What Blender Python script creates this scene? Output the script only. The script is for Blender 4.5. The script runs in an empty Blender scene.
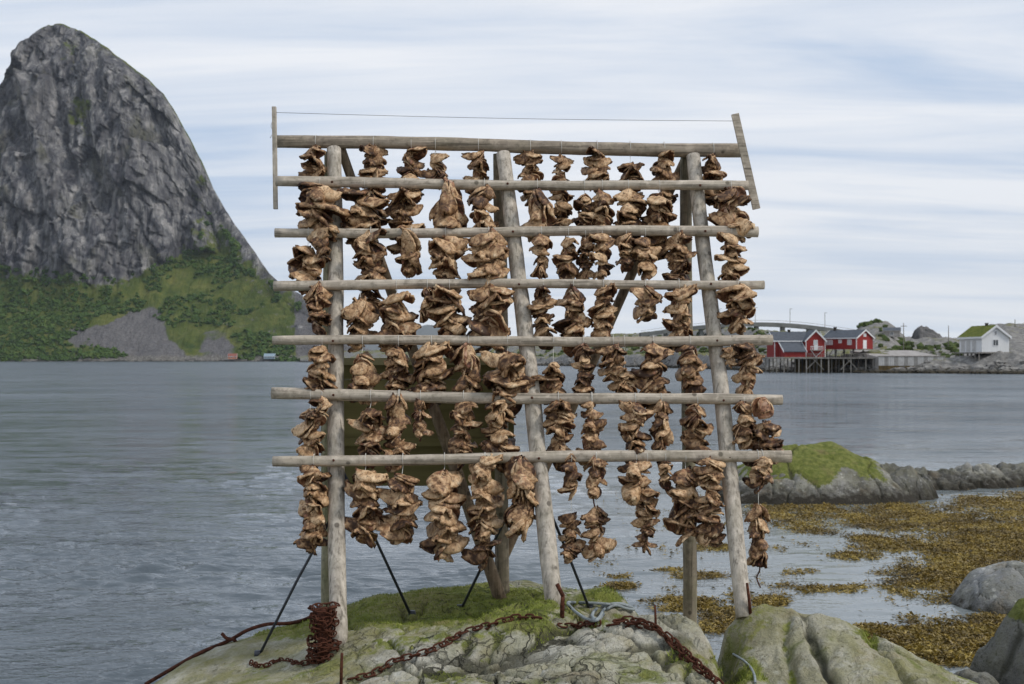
import bpy, bmesh, math, random
import numpy as np
from mathutils import Vector, Matrix, Euler
from mathutils.bvhtree import BVHTree

random.seed(7)
RNG = np.random.default_rng(11)
SC = bpy.context.scene
COL = SC.collection

# ------------------------------------------------------------------ camera
F, HZ, CZ = 1200.0, 359.0, 3.6          # focal length in pixels, horizon row, eye height above the sea
cam_d = bpy.data.cameras.new('camera')
cam = bpy.data.objects.new('camera', cam_d)
COL.objects.link(cam)
cam.location = (0, 0, CZ)
cam.rotation_euler = (math.radians(90), 0, 0)
cam_d.sensor_width = 36.0
cam_d.lens = F / 1024 * 36
cam_d.shift_y = (HZ - 342) / 1024
cam_d.clip_end = 60000
cam_d.clip_start = 0.1
cam_d.dof.use_dof = True
cam_d.dof.focus_distance = 9.9
cam_d.dof.aperture_fstop = 4.5
SC.camera = cam

# ------------------------------------------------------------------ sky
SUN_EL, SUN_AZ = 46.0, 112.0            # azimuth clockwise from +Y
w = bpy.data.worlds.new('World')
SC.world = w
w.use_nodes = True
wt = w.node_tree
wt.nodes.clear()
def wn(t, **k):
    n = wt.nodes.new(t)
    for a, b in k.items():
        setattr(n, a, b)
    return n
def wl(a, b):
    wt.links.new(a, b)
tc = wn('ShaderNodeTexCoord')
sky = wn('ShaderNodeTexSky', sky_type='NISHITA')
sky.sun_disc = False
sky.sun_elevation = math.radians(SUN_EL)
sky.sun_rotation = math.radians(SUN_AZ)
sky.dust_density = 2.0
sep = wn('ShaderNodeSeparateXYZ'); wl(tc.outputs['Generated'], sep.inputs[0])
zz = wn('ShaderNodeMath', operation='MAXIMUM'); wl(sep.outputs[2], zz.inputs[0]); zz.inputs[1].default_value = 0.0
za = wn('ShaderNodeMath', operation='ADD'); wl(zz.outputs[0], za.inputs[0]); za.inputs[1].default_value = 0.12
dx = wn('ShaderNodeMath', operation='DIVIDE'); wl(sep.outputs[0], dx.inputs[0]); wl(za.outputs[0], dx.inputs[1])
dy = wn('ShaderNodeMath', operation='DIVIDE'); wl(sep.outputs[1], dy.inputs[0]); wl(za.outputs[0], dy.inputs[1])
cb = wn('ShaderNodeCombineXYZ'); wl(dx.outputs[0], cb.inputs[0]); wl(dy.outputs[0], cb.inputs[1])
def cloud_noise(scale, sx, sy, detail, rough, dist, off):
    m = wn('ShaderNodeMapping'); wl(cb.outputs[0], m.inputs[0])
    m.inputs['Scale'].default_value = (sx, sy, 1); m.inputs['Location'].default_value = off
    m.inputs['Rotation'].default_value = (0, 0, math.radians(14))
    n = wn('ShaderNodeTexNoise'); wl(m.outputs[0], n.inputs['Vector'])
    n.inputs['Scale'].default_value = scale; n.inputs['Detail'].default_value = detail
    n.inputs['Roughness'].default_value = rough; n.inputs['Distortion'].default_value = dist
    return n.outputs[0]
n1 = cloud_noise(0.55, 0.55, 1.0, 6, 0.5, 0.4, (3.1, 1.7, 0))
n2 = cloud_noise(1.9, 0.30, 1.5, 9, 0.6, 0.7, (0.4, 5.2, 0))
mx = wn('ShaderNodeMix', data_type='FLOAT'); mx.inputs[0].default_value = 0.5
wl(n1, mx.inputs[2]); wl(n2, mx.inputs[3])
rp = wn('ShaderNodeValToRGB'); wl(mx.outputs[0], rp.inputs[0])
e = rp.color_ramp
e.elements[0].position = 0.40; e.elements[0].color = (0.37, 0.465, 0.61, 1)
e.elements[1].position = 0.60; e.elements[1].color = (0.70, 0.715, 0.745, 1)
k = e.elements.new(0.50); k.color = (0.55, 0.60, 0.68, 1)
# towards the horizon the cloud sheet is seen edge-on and goes white
hr = wn('ShaderNodeMapRange'); wl(zz.outputs[0], hr.inputs[0])
hr.inputs[1].default_value = 0.0; hr.inputs[2].default_value = 0.10
hr.inputs[3].default_value = 0.72; hr.inputs[4].default_value = 0.0
hm = wn('ShaderNodeMix', data_type='RGBA'); wl(hr.outputs[0], hm.inputs[0]); wl(rp.outputs[0], hm.inputs[6])
hm.inputs[7].default_value = (0.80, 0.82, 0.83, 1)
cs = wn('ShaderNodeVectorMath', operation='SCALE'); wl(hm.outputs[2], cs.inputs[0]); cs.inputs[3].default_value = 9.5
sm = wn('ShaderNodeMix', data_type='RGBA'); sm.inputs[0].default_value = 0.93
wl(sky.outputs[0], sm.inputs[6]); wl(cs.outputs[0], sm.inputs[7])
bg = wn('ShaderNodeBackground'); wl(sm.outputs[2], bg.inputs[0]); bg.inputs[1].default_value = 0.10
wo = wn('ShaderNodeOutputWorld'); wl(bg.outputs[0], wo.inputs[0])

# ------------------------------------------------------------------ sun behind thin cloud
sd = bpy.data.lights.new('sun', 'SUN')
sd.energy = 1.5
sd.angle = math.radians(11)
sd.color = (1.0, 0.955, 0.89)
so = bpy.data.objects.new('sun', sd)
COL.objects.link(so)
_az, _el = math.radians(SUN_AZ), math.radians(SUN_EL)
_d = Vector((math.sin(_az) * math.cos(_el), math.cos(_az) * math.cos(_el), math.sin(_el)))
so.rotation_euler = (-_d).to_track_quat('-Z', 'Y').to_euler()
so.location = _d * 60

SC.view_settings.view_transform = 'Standard'
SC.view_settings.look = 'None'
SC.view_settings.gamma = 1
SC.view_settings.exposure = 0.48
SC.view_settings.use_curve_mapping = False
SC.render.engine = 'CYCLES'
SC.cycles.use_denoising = True
SC.cycles.max_bounces = 6
SC.cycles.volume_bounces = 0

# ------------------------------------------------------------------ helpers
def P(px, py, Y):
    """world point at depth Y that the photograph shows at (px, py)"""
    return Vector(((px - 512) / F * Y, Y, CZ + (HZ - py) / F * Y))

_perm = np.random.default_rng(5).permutation(256)
_perm = np.concatenate([_perm, _perm, _perm])
_g = np.random.default_rng(6).normal(size=(256, 3))
_g /= np.linalg.norm(_g, axis=1)[:, None]
def perlin(x, y, z):
    x, y, z = np.broadcast_arrays(np.asarray(x, float), np.asarray(y, float), np.asarray(z, float))
    xi, yi, zi = np.floor(x).astype(int), np.floor(y).astype(int), np.floor(z).astype(int)
    xf, yf, zf = x - xi, y - yi, z - zi
    u, v, w_ = [t * t * t * (t * (t * 6 - 15) + 10) for t in (xf, yf, zf)]
    r = 0
    for a in (0, 1):
        for b in (0, 1):
            for c in (0, 1):
                h = _perm[(_perm[(_perm[(xi + a) & 255] + yi + b) & 255] + zi + c) & 255]
                g = _g[h]
                d = g[..., 0] * (xf - a) + g[..., 1] * (yf - b) + g[..., 2] * (zf - c)
                r = r + d * (u if a else 1 - u) * (v if b else 1 - v) * (w_ if c else 1 - w_)
    return r * 1.5
def fbm(x, y, z, o=4, gain=0.5, lac=2.03):
    s, a = 0, 1.0
    for i in range(o):
        s = s + a * perlin(x + 13.7 * i, y + 7.3 * i, z + 3.1 * i)
        x, y, z, a = np.asarray(x) * lac, np.asarray(y) * lac, np.asarray(z) * lac, a * gain
    return s
def ridged(x, y, z, o=4, gain=0.5, lac=2.07):
    s, a = 0, 1.0
    for i in range(o):
        s = s + a * (1 - 2 * np.abs(perlin(x + 11.7 * i, y + 5.3 * i, z + 9.1 * i)))
        x, y, z, a = np.asarray(x) * lac, np.asarray(y) * lac, np.asarray(z) * lac, a * gain
    return s
def sstep(a, b, x):
    t = np.clip((np.asarray(x, float) - a) / (b - a), 0, 1)
    return t * t * (3 - 2 * t)

def tag(o, label=None, cat=None, group=None, kind=None):
    if label: o['label'] = label
    if cat: o['category'] = cat
    if group: o['group'] = group
    if kind: o['kind'] = kind
    return o
def empty(name, loc, label=None, cat=None, group=None, rz=0.0):
    o = bpy.data.objects.new(name, None)
    o.empty_display_size = 0.1
    COL.objects.link(o)
    o.location = loc
    o.rotation_euler = (0, 0, rz)
    return tag(o, label, cat, group)
def mesh_obj(name, me, mat=None, parent=None, loc=None):
    o = bpy.data.objects.new(name, me)
    COL.objects.link(o)
    if mat is not None and not me.materials:
        me.materials.append(mat)
    if parent is not None:
        o.parent = parent
        if loc is not None: o.location = loc
        else: o.location = (0, 0, 0)
    elif loc is not None:
        o.location = loc
    return o
def pyd(name, V, Fc, smooth=True):
    me = bpy.data.meshes.new(name)
    me.from_pydata([tuple(v) for v in V] if not isinstance(V, np.ndarray) else V.tolist(), [], Fc if isinstance(Fc, list) else Fc.tolist())
    me.update()
    if smooth:
        me.polygons.foreach_set('use_smooth', [True] * len(me.polygons))
    return me
def npmesh(name, V, Q, smooth=True):
    """fast mesh from an (n,3) array and an (m,k) face array"""
    V = np.asarray(V, np.float32); Q = np.asarray(Q, np.int32)
    me = bpy.data.meshes.new(name)
    me.vertices.add(len(V)); me.vertices.foreach_set('co', V.ravel())
    kk = Q.shape[1]
    me.loops.add(Q.size); me.loops.foreach_set('vertex_index', Q.ravel())
    me.polygons.add(len(Q))
    me.polygons.foreach_set('loop_start', np.arange(0, Q.size, kk, dtype=np.int32))
    me.polygons.foreach_set('use_smooth', np.full(len(Q), smooth))
    me.update(calc_edges=True)
    me.validate()
    return me
def grid_faces(nr, nc):
    a = np.arange(nr * nc).reshape(nr, nc)
    return np.stack([a[:-1, :-1], a[:-1, 1:], a[1:, 1:], a[1:, :-1]], -1).reshape(-1, 4)
def add_attr(me, name, vals):
    at = me.attributes.new(name, 'FLOAT', 'POINT')
    at.data.foreach_set('value', np.asarray(vals, np.float32).ravel())

class B:
    """collects boxes / prisms / tubes in one mesh"""
    def __init__(s): s.v = []; s.f = []
    def poly(s, pts, faces):
        n = len(s.v); s.v += [tuple(p) for p in pts]; s.f += [tuple(i + n for i in f) for f in faces]
    def box(s, x0, x1, y0, y1, z0, z1):
        s.poly([(x0, y0, z0), (x1, y0, z0), (x1, y1, z0), (x0, y1, z0), (x0, y0, z1), (x1, y0, z1), (x1, y1, z1), (x0, y1, z1)],
               [(0, 3, 2, 1), (4, 5, 6, 7), (0, 1, 5, 4), (1, 2, 6, 5), (2, 3, 7, 6), (3, 0, 4, 7)])
    def beam(s, a, b, w_, h_=None):
        a, b = Vector(a), Vector(b); h_ = h_ or w_
        d = (b - a).normalized(); up = Vector((0, 0, 1)) if abs(d.z) < 0.95 else Vector((0, 1, 0))
        sx = d.cross(up).normalized(); sy = sx.cross(d).normalized()
        q = [sx * i * w_ / 2 + sy * j * h_ / 2 for i, j in ((-1, -1), (1, -1), (1, 1), (-1, 1))]
        s.poly([a + t for t in q] + [b + t for t in q], [(3, 2, 1, 0), (4, 5, 6, 7), (0, 1, 5, 4), (1, 2, 6, 5), (2, 3, 7, 6), (3, 0, 4, 7)])
    def prism(s, prof, y0, y1, axis='y'):
        n = len(prof)
        f = [tuple(range(n)), tuple(range(2 * n - 1, n - 1, -1))] + [(i, i + n, (i + 1) % n + n, (i + 1) % n) for i in range(n)]
        if axis == 'y': pts = [(a, y0, b) for a, b in prof] + [(a, y1, b) for a, b in prof]
        else: pts = [(y0, a, b) for a, b in prof] + [(y1, a, b) for a, b in prof]
        s.poly(pts, f)
    def build(s, name, mat, parent=None, loc=None, smooth=False):
        me = pyd(name, s.v, s.f, smooth)
        bm = bmesh.new(); bm.from_mesh(me); bmesh.ops.recalc_face_normals(bm, faces=bm.faces); bm.to_mesh(me); bm.free()
        return mesh_obj(name, me, mat, parent, loc)

def catmull(pts, n):
    pts = [Vector(p) for p in pts]
    ext = [2 * pts[0] - pts[1]] + pts + [2 * pts[-1] - pts[-2]]
    out = []
    for i in range(1, len(ext) - 2):
        p0, p1, p2, p3 = ext[i - 1:i + 3]
        for k_ in range(n):
            t = k_ / n
            out.append(0.5 * ((2 * p1) + (p2 - p0) * t + (2 * p0 - 5 * p1 + 4 * p2 - p3) * t * t + (3 * p1 - p0 - 3 * p2 + p3) * t ** 3))
    out.append(pts[-1])
    return out
def tube_arrays(pts, rad, seg=8, wob=0.0, seed=0.0, cap=True, wfreq=2.0):
    pts = [Vector(p) for p in pts]; n = len(pts)
    if not hasattr(rad, '__len__'): rad = [rad] * n
    V = []; t0 = (pts[1] - pts[0]).normalized()
    up = Vector((0, 0, 1)) if abs(t0.z) < 0.9 else Vector((0, 1, 0))
    sx = t0.cross(up).normalized()
    s_acc = 0
    for i in range(n):
        t = (pts[min(i + 1, n - 1)] - pts[max(i - 1, 0)]).normalized()
        sx = (sx - t * sx.dot(t)).normalized(); sy = t.cross(sx)
        if i: s_acc += (pts[i] - pts[i - 1]).length
        for j in range(seg):
            a = 2 * math.pi * j / seg
            r = rad[i]
            V.append((pts[i], sx, sy, a, r, s_acc))
    A = np.array([v[3] for v in V]); S = np.array([v[5] for v in V]); R = np.array([v[4] for v in V])
    if wob:
        R = R * (1 + wob * fbm(np.cos(A) * 0.8 + seed, np.sin(A) * 0.8, S * wfreq + seed * 3, 3))
    out = np.array([list(v[0] + v[1] * (math.cos(v[3]) * r) + v[2] * (math.sin(v[3]) * r)) for v, r in zip(V, R)])
    faces = []
    for i in range(n - 1):
        for j in range(seg):
            k_ = (j + 1) % seg
            faces.append((i * seg + j, i * seg + k_, (i + 1) * seg + k_, (i + 1) * seg + j))
    if cap:
        faces.append(tuple(range(seg - 1, -1, -1)))
        faces.append(tuple((n - 1) * seg + j for j in range(seg)))
    return out, faces
def tube(name, pts, rad, mat, parent=None, seg=8, wob=0.0, seed=0.0, wfreq=2.0, bevel_caps=True):
    V, f = tube_arrays(pts, rad, seg, wob, seed, True, wfreq)
    me = pyd(name, V, f)
    if bevel_caps:
        for p in list(me.polygons)[-2:]: p.use_smooth = False
    off = Vector((0, 0, 0))
    return mesh_obj(name, me, mat, parent)

# ------------------------------------------------------------------ materials
class M:
    def __init__(s, name, rough=0.85, spec=0.3):
        s.m = bpy.data.materials.new(name); s.m.use_nodes = True
        s.t = s.m.node_tree; s.p = s.t.nodes['Principled BSDF']
        s.p.inputs['Roughness'].default_value = rough
        s.p.inputs['Specular IOR Level'].default_value = spec
        s._tc = None
    def n(s, t, **k):
        nd = s.t.nodes.new(t)
        for a, b in k.items(): setattr(nd, a, b)
        return nd
    def link(s, a, b): s.t.links.new(a, b)
    def coord(s, kind='Object', scale=(1, 1, 1), rot=(0, 0, 0), loc=(0, 0, 0)):
        if s._tc is None: s._tc = s.n('ShaderNodeTexCoord')
        m = s.n('ShaderNodeMapping')
        src = s.n('ShaderNodeNewGeometry').outputs['Position'] if kind == 'World' else s._tc.outputs[kind]
        s.link(src, m.inputs[0])
        m.inputs['Scale'].default_value = scale; m.inputs['Rotation'].default_value = rot; m.inputs['Location'].default_value = loc
        return m.outputs[0]
    def noise(s, v, scale, detail=4, rough=0.55, dist=0.0):
        n = s.n('ShaderNodeTexNoise'); s.link(v, n.inputs['Vector'])
        n.inputs['Scale'].default_value = scale; n.inputs['Detail'].default_value = detail
        n.inputs['Roughness'].default_value = rough; n.inputs['Distortion'].default_value = dist
        return n.outputs[0]
    def voro(s, v, scale, feature='F1', rnd=1.0, out=0):
        n = s.n('ShaderNodeTexVoronoi', feature=feature); s.link(v, n.inputs['Vector'])
        n.inputs['Scale'].default_value = scale; n.inputs['Randomness'].default_value = rnd
        return n.outputs[out]
    def rng(s, x, a, b, c=0.0, d=1.0):
        n = s.n('ShaderNodeMapRange'); s.link(x, n.inputs[0])
        for i, q in enumerate((a, b, c, d)): n.inputs[i + 1].default_value = q
        return n.outputs[0]
    def math(s, op, a, b=None):
        n = s.n('ShaderNodeMath', operation=op)
        for i, q in enumerate((a, b)):
            if q is None: continue
            if isinstance(q, (int, float)): n.inputs[i].default_value = q
            else: s.link(q, n.inputs[i])
        return n.outputs[0]
    def ramp(s, x, stops):
        n = s.n('ShaderNodeValToRGB'); s.link(x, n.inputs[0]); e_ = n.color_ramp
        while len(e_.elements) < len(stops): e_.elements.new(0.5)
        for q, (p_, c) in zip(e_.elements, stops):
            q.position = p_; q.color = (*c, 1) if len(c) == 3 else c
        return n.outputs[0]
    def mix(s, f, a, b, mode='MIX'):
        n = s.n('ShaderNodeMix', data_type='RGBA', blend_type=mode)
        for i, q in ((0, f), (6, a), (7, b)):
            if isinstance(q, (int, float)): n.inputs[i].default_value = q
            elif isinstance(q, tuple): n.inputs[i].default_value = (*q, 1)
            else: s.link(q, n.inputs[i])
        return n.outputs[2]
    def attr(s, name):
        n = s.n('ShaderNodeAttribute'); n.attribute_name = name
        return n.outputs['Fac']
    def rand(s): return s.n('ShaderNodeObjectInfo').outputs['Random']
    def normal_z(s):
        g = s.n('ShaderNodeNewGeometry'); x = s.n('ShaderNodeSeparateXYZ'); s.link(g.outputs['Normal'], x.inputs[0]); return x.outputs[2]
    def pos(s, i):
        g = s.n('ShaderNodeNewGeometry'); x = s.n('ShaderNodeSeparateXYZ'); s.link(g.outputs['Position'], x.inputs[0]); return x.outputs[i]
    def color(s, c):
        if isinstance(c, tuple): s.p.inputs['Base Color'].default_value = (*c, 1)
        else: s.link(c, s.p.inputs['Base Color'])
        return s
    def bump(s, h, strength=0.5, dist=0.02, prev=None):
        n = s.n('ShaderNodeBump'); n.inputs['Strength'].default_value = strength; n.inputs['Distance'].default_value = dist
        s.link(h, n.inputs['Height'])
        if prev is not None: s.link(prev, n.inputs['Normal'])
        s.link(n.outputs[0], s.p.inputs['Normal'])
        return n.outputs[0]
def plain(name, c1, c2, scale=8.0, rough=0.8, spec=0.3, bump=0.2, dist=0.01, stretch=(1, 1, 1)):
    m = M(name, rough, spec)
    v = m.coord('Object', stretch)
    x = m.noise(v, scale, 5)
    m.color(m.ramp(x, [(0.3, c1), (0.7, c2)]))
    if bump: m.bump(x, bump, dist)
    return m.m

# weathered driftwood-grey poles; 'axis' is the way the grain runs
def wood(name, dark, light, axis, green=0.0):
    m = M(name, 0.85, 0.2)
    st = [9.0, 9.0, 9.0]; st[axis] = 0.5
    v = m.coord('Object', tuple(st))
    g = m.noise(v, 3.0, 7, 0.62)
    st2 = [34.0, 34.0, 34.0]; st2[axis] = 1.1
    g2 = m.noise(m.coord('Object', tuple(st2)), 1.0, 3, 0.6)
    bl = m.noise(m.coord('Object'), 2.3, 4, 0.6)
    c = m.ramp(g, [(0.28, dark), (0.5, tuple((a + b) / 2 for a, b in zip(dark, light))), (0.72, light)])
    c = m.mix(m.rng(g2, 0.55, 0.66, 0, 0.65), c, tuple(a * 0.30 for a in dark))
    mt = m.noise(m.coord('Object', loc=(3, 3, 3)), 17.0, 4, 0.65)
    c = m.mix(m.rng(mt, 0.54, 0.68, 0, 0.55), c, tuple(a * 0.45 for a in dark))
    c = m.mix(m.rng(mt, 0.46, 0.34, 0, 0.4), c, tuple(min(1, a * 1.3) for a in light))
    c = m.mix(m.rng(bl, 0.5, 0.75, 0, 0.45), c, tuple(a * 0.62 for a in dark))
    kn = m.voro(m.coord('Object', (1, 1, 1)), 5.0)
    c = m.mix(m.rng(kn, 0.09, 0.13, 0.7, 0.0), c, (0.05, 0.04, 0.03))
    if green:
        gr = m.noise(m.coord('Object'), 4.0, 5)
        c = m.mix(m.rng(gr, 0.45, 0.7, 0, green), c, (0.16, 0.17, 0.07))
    m.color(c)
    b1 = m.bump(g2, 0.7, 0.008)
    m.bump(g, 0.6, 0.014, b1)
    return m.m
WOOD_BAR = wood('weathered bar wood', (0.29, 0.245, 0.19), (0.58, 0.505, 0.41), 0, 0.12)
WOOD_RIDGE = wood('weathered ridge wood', (0.20, 0.165, 0.125), (0.42, 0.35, 0.27), 0, 0.12)
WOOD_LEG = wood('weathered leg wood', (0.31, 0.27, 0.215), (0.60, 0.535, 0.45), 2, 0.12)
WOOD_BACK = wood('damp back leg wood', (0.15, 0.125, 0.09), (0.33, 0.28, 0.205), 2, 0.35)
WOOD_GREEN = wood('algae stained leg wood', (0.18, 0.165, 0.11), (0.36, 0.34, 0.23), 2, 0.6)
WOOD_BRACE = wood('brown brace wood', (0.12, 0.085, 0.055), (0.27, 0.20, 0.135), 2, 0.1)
STEEL = plain('dark steel rod', (0.02, 0.023, 0.03), (0.05, 0.055, 0.07), 30, 0.5, 0.5)
RUST = plain('rusted iron', (0.032, 0.013, 0.009), (0.125, 0.046, 0.026), 38, 0.95, 0.15, 0.6, 0.004)
RUST_DARK = plain('dark rusted iron', (0.035, 0.014, 0.010), (0.12, 0.045, 0.028), 30, 0.95, 0.15, 0.5, 0.003)
THREAD = plain('pale twine', (0.50, 0.48, 0.43), (0.68, 0.66, 0.60), 60, 0.8)
ROPE = plain('grey blue rope', (0.17, 0.195, 0.20), (0.34, 0.375, 0.38), 60, 0.85, 0.25, 0.6, 0.004)

def fish_mat(name, stops, pale):
    m = M(name, 0.62, 0.35)
    v = m.coord('Object')
    a = m.noise(v, 4.0, 5, 0.6, 0.6)
    r = m.rand()
    off = m.math('ADD', a, m.rng(r, 0, 1, -0.16, 0.12))
    c = m.ramp(off, stops)
    s_ = m.noise(m.coord('Object', (4, 16, 16)), 1.0, 3, 0.6)
    c = m.mix(m.rng(s_, 0.53, 0.66, 0, 0.75), c, (0.04, 0.020, 0.012))
    pk_ = m.noise(m.coord('Object', loc=(7, 5, 2)), 2.6, 3, 0.5)
    c = m.mix(m.rng(pk_, 0.60, 0.70, 0, 0.45), c, (0.36, 0.13, 0.085))
    p_ = m.noise(m.coord('Object', loc=(3, 1, 2)), 3.0, 3, 0.5)
    c = m.mix(m.rng(p_, 0.58, 0.70, 0, 0.75), c, pale)
    m.color(c)
    b1 = m.bump(m.noise(v, 30, 3, 0.6), 0.3, 0.004)
    m.bump(a, 0.4, 0.010, b1)
    return m.m
FISH_SKIN = fish_mat('dried fish skin', [(0.30, (0.045, 0.020, 0.010)), (0.42, (0.20, 0.105, 0.048)), (0.52, (0.42, 0.255, 0.13)), (0.68, (0.66, 0.46, 0.27))], (0.76, 0.59, 0.38))
FISH_FLESH = fish_mat('dried fish flesh', [(0.30, (0.025, 0.010, 0.006)), (0.46, (0.09, 0.036, 0.018)), (0.60, (0.24, 0.11, 0.055)), (0.80, (0.46, 0.26, 0.15))], (0.52, 0.34, 0.24))

def rock_mat(name, base, light, dark, moss=True, wet=False, lichen=0.6, sc=1.0):
    m = M(name, 0.9, 0.25)
    v = m.coord('World')
    a = m.noise(v, 1.1 * sc, 7, 0.62)
    b = m.noise(v, 7.0 * sc, 6, 0.65)
    f_ = m.noise(v, 46.0 * sc, 4, 0.7)
    c = m.ramp(a, [(0.33, dark), (0.47, base), (0.62, light)])
    c = m.mix(m.rng(b, 0.35, 0.75, 0.0, 0.6), c, light)
    c = m.mix(m.rng(f_, 0.54, 0.66, 0, 0.55), c, tuple(q * 0.7 for q in dark))
    f3_ = m.noise(m.coord('World', loc=(1, 7, 3)), 110.0 * sc, 3, 0.7)
    c = m.mix(m.rng(f3_, 0.58, 0.68, 0, 0.5), c, tuple(q * 0.5 for q in dark))
    li = m.voro(m.coord('World', loc=(5, 2, 1)), 9.0 * sc)
    lm = m.math('MULTIPLY', m.rng(li, 0.18, 0.34, 1, 0), m.rng(m.noise(v, 2.4 * sc, 3), 0.46, 0.60))
    c = m.mix(m.math('MULTIPLY', lm, lichen), c, (0.60, 0.59, 0.54))
    sp = m.noise(m.coord('World', loc=(9, 4, 7)), 15 * sc, 3, 0.6)
    c = m.mix(m.rng(sp, 0.60, 0.70, 0, 0.75), c, tuple(q * 0.45 for q in dark))
    if moss:
        at = m.attr('moss')
        edge = m.math('ADD', at, m.rng(m.noise(v, 12, 6, 0.7), 0.25, 0.75, -0.38, 0.38))
        mg = 1.35 if name == 'coastal gneiss' else 0.9
        green = m.ramp(m.noise(v, 9, 5, 0.65), [(0.3, (0.055 * mg, 0.074 * mg, 0.011 * mg)), (0.5, (0.125 * mg, 0.150 * mg, 0.024 * mg)), (0.72, (0.24 * mg, 0.245 * mg, 0.068 * mg))])
        c = m.mix(m.rng(edge, 0.42, 0.62), c, green)
        ol = m.noise(m.coord('World', loc=(2, 8, 3)), 2.6, 6, 0.7)
        c = m.mix(m.math('MULTIPLY', m.rng(ol, 0.38, 0.58, 0.15, 0.85), m.attr('algae')), c, (0.225, 0.21, 0.08))
        ob = m.noise(m.coord('World', loc=(6, 1, 9)), 1.7, 5, 0.65)
        c = m.mix(m.rng(ob, 0.56, 0.68, 0, 0.4), c, (0.27, 0.19, 0.10))
    if wet:
        wz = m.math('ADD', m.pos(2), m.rng(b, 0.2, 0.8, -0.22, 0.22))
        c = m.mix(m.rng(wz, wet[0], wet[1], 1, 0), c, (0.035, 0.03, 0.022))
    hair = None
    if name == 'coastal gneiss':
        wv = m.n('ShaderNodeVectorMath', operation='ADD'); wn_ = m.n('ShaderNodeTexNoise'); m.link(v, wn_.inputs['Vector']); wn_.inputs['Scale'].default_value = 3.0; wn_.inputs['Detail'].default_value = 5
        ws = m.n('ShaderNodeVectorMath', operation='SCALE'); m.link(wn_.outputs['Color'], ws.inputs[0]); ws.inputs[3].default_value = 0.6
        m.link(v, wv.inputs[0]); m.link(ws.outputs[0], wv.inputs[1])
        mp_ = m.n('ShaderNodeMapping'); m.link(wv.outputs[0], mp_.inputs[0]); mp_.inputs['Rotation'].default_value = (0, 0, 0.5); mp_.inputs['Scale'].default_value = (1.0, 0.62, 0.5)
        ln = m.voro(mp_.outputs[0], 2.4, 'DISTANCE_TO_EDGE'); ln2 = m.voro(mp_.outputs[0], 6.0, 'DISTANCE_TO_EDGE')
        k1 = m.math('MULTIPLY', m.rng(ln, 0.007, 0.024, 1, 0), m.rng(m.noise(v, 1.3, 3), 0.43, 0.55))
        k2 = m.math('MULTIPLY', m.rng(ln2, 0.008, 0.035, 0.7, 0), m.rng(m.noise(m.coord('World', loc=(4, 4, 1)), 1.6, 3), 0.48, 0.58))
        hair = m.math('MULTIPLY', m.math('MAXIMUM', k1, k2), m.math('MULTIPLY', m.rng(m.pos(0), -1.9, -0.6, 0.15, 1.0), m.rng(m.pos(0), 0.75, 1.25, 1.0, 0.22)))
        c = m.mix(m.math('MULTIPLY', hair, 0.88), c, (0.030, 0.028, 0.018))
        gm = m.math('MULTIPLY', m.rng(ln, 0.02, 0.16, 0.8, 0), m.rng(m.noise(m.coord('World', loc=(1, 9, 1)), 1.9, 4), 0.52, 0.62))
        c = m.mix(m.math('MULTIPLY', gm, m.math('SUBTRACT', 1.0, hair)), c, (0.14, 0.16, 0.035))
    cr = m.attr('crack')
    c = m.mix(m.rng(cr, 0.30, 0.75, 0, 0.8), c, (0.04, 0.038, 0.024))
    m.color(c)
    b1 = m.bump(f_, 0.9, 0.02)
    b2 = m.bump(b, 0.8, 0.06, b1)
    b3 = m.bump(a, 0.3, 0.15, b2)
    if hair is not None: m.bump(m.math('SUBTRACT', 1.0, hair), 0.9, 0.03, b3)
    return m.m
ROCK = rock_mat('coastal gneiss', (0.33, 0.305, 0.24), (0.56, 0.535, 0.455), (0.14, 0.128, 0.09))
ROCK_GREY = rock_mat('grey shore rock', (0.20, 0.20, 0.205), (0.33, 0.33, 0.335), (0.10, 0.10, 0.10), True, (-0.05, 0.25))
ROCK_ISLET = rock_mat('islet rock', (0.17, 0.165, 0.155), (0.32, 0.31, 0.29), (0.075, 0.072, 0.065), True, (0.15, 0.50))
ROCK_DARK = rock_mat('dark wet shore rock', (0.10, 0.098, 0.095), (0.20, 0.195, 0.185), (0.04, 0.038, 0.034), True, (0.05, 0.55), 0.3)

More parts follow.
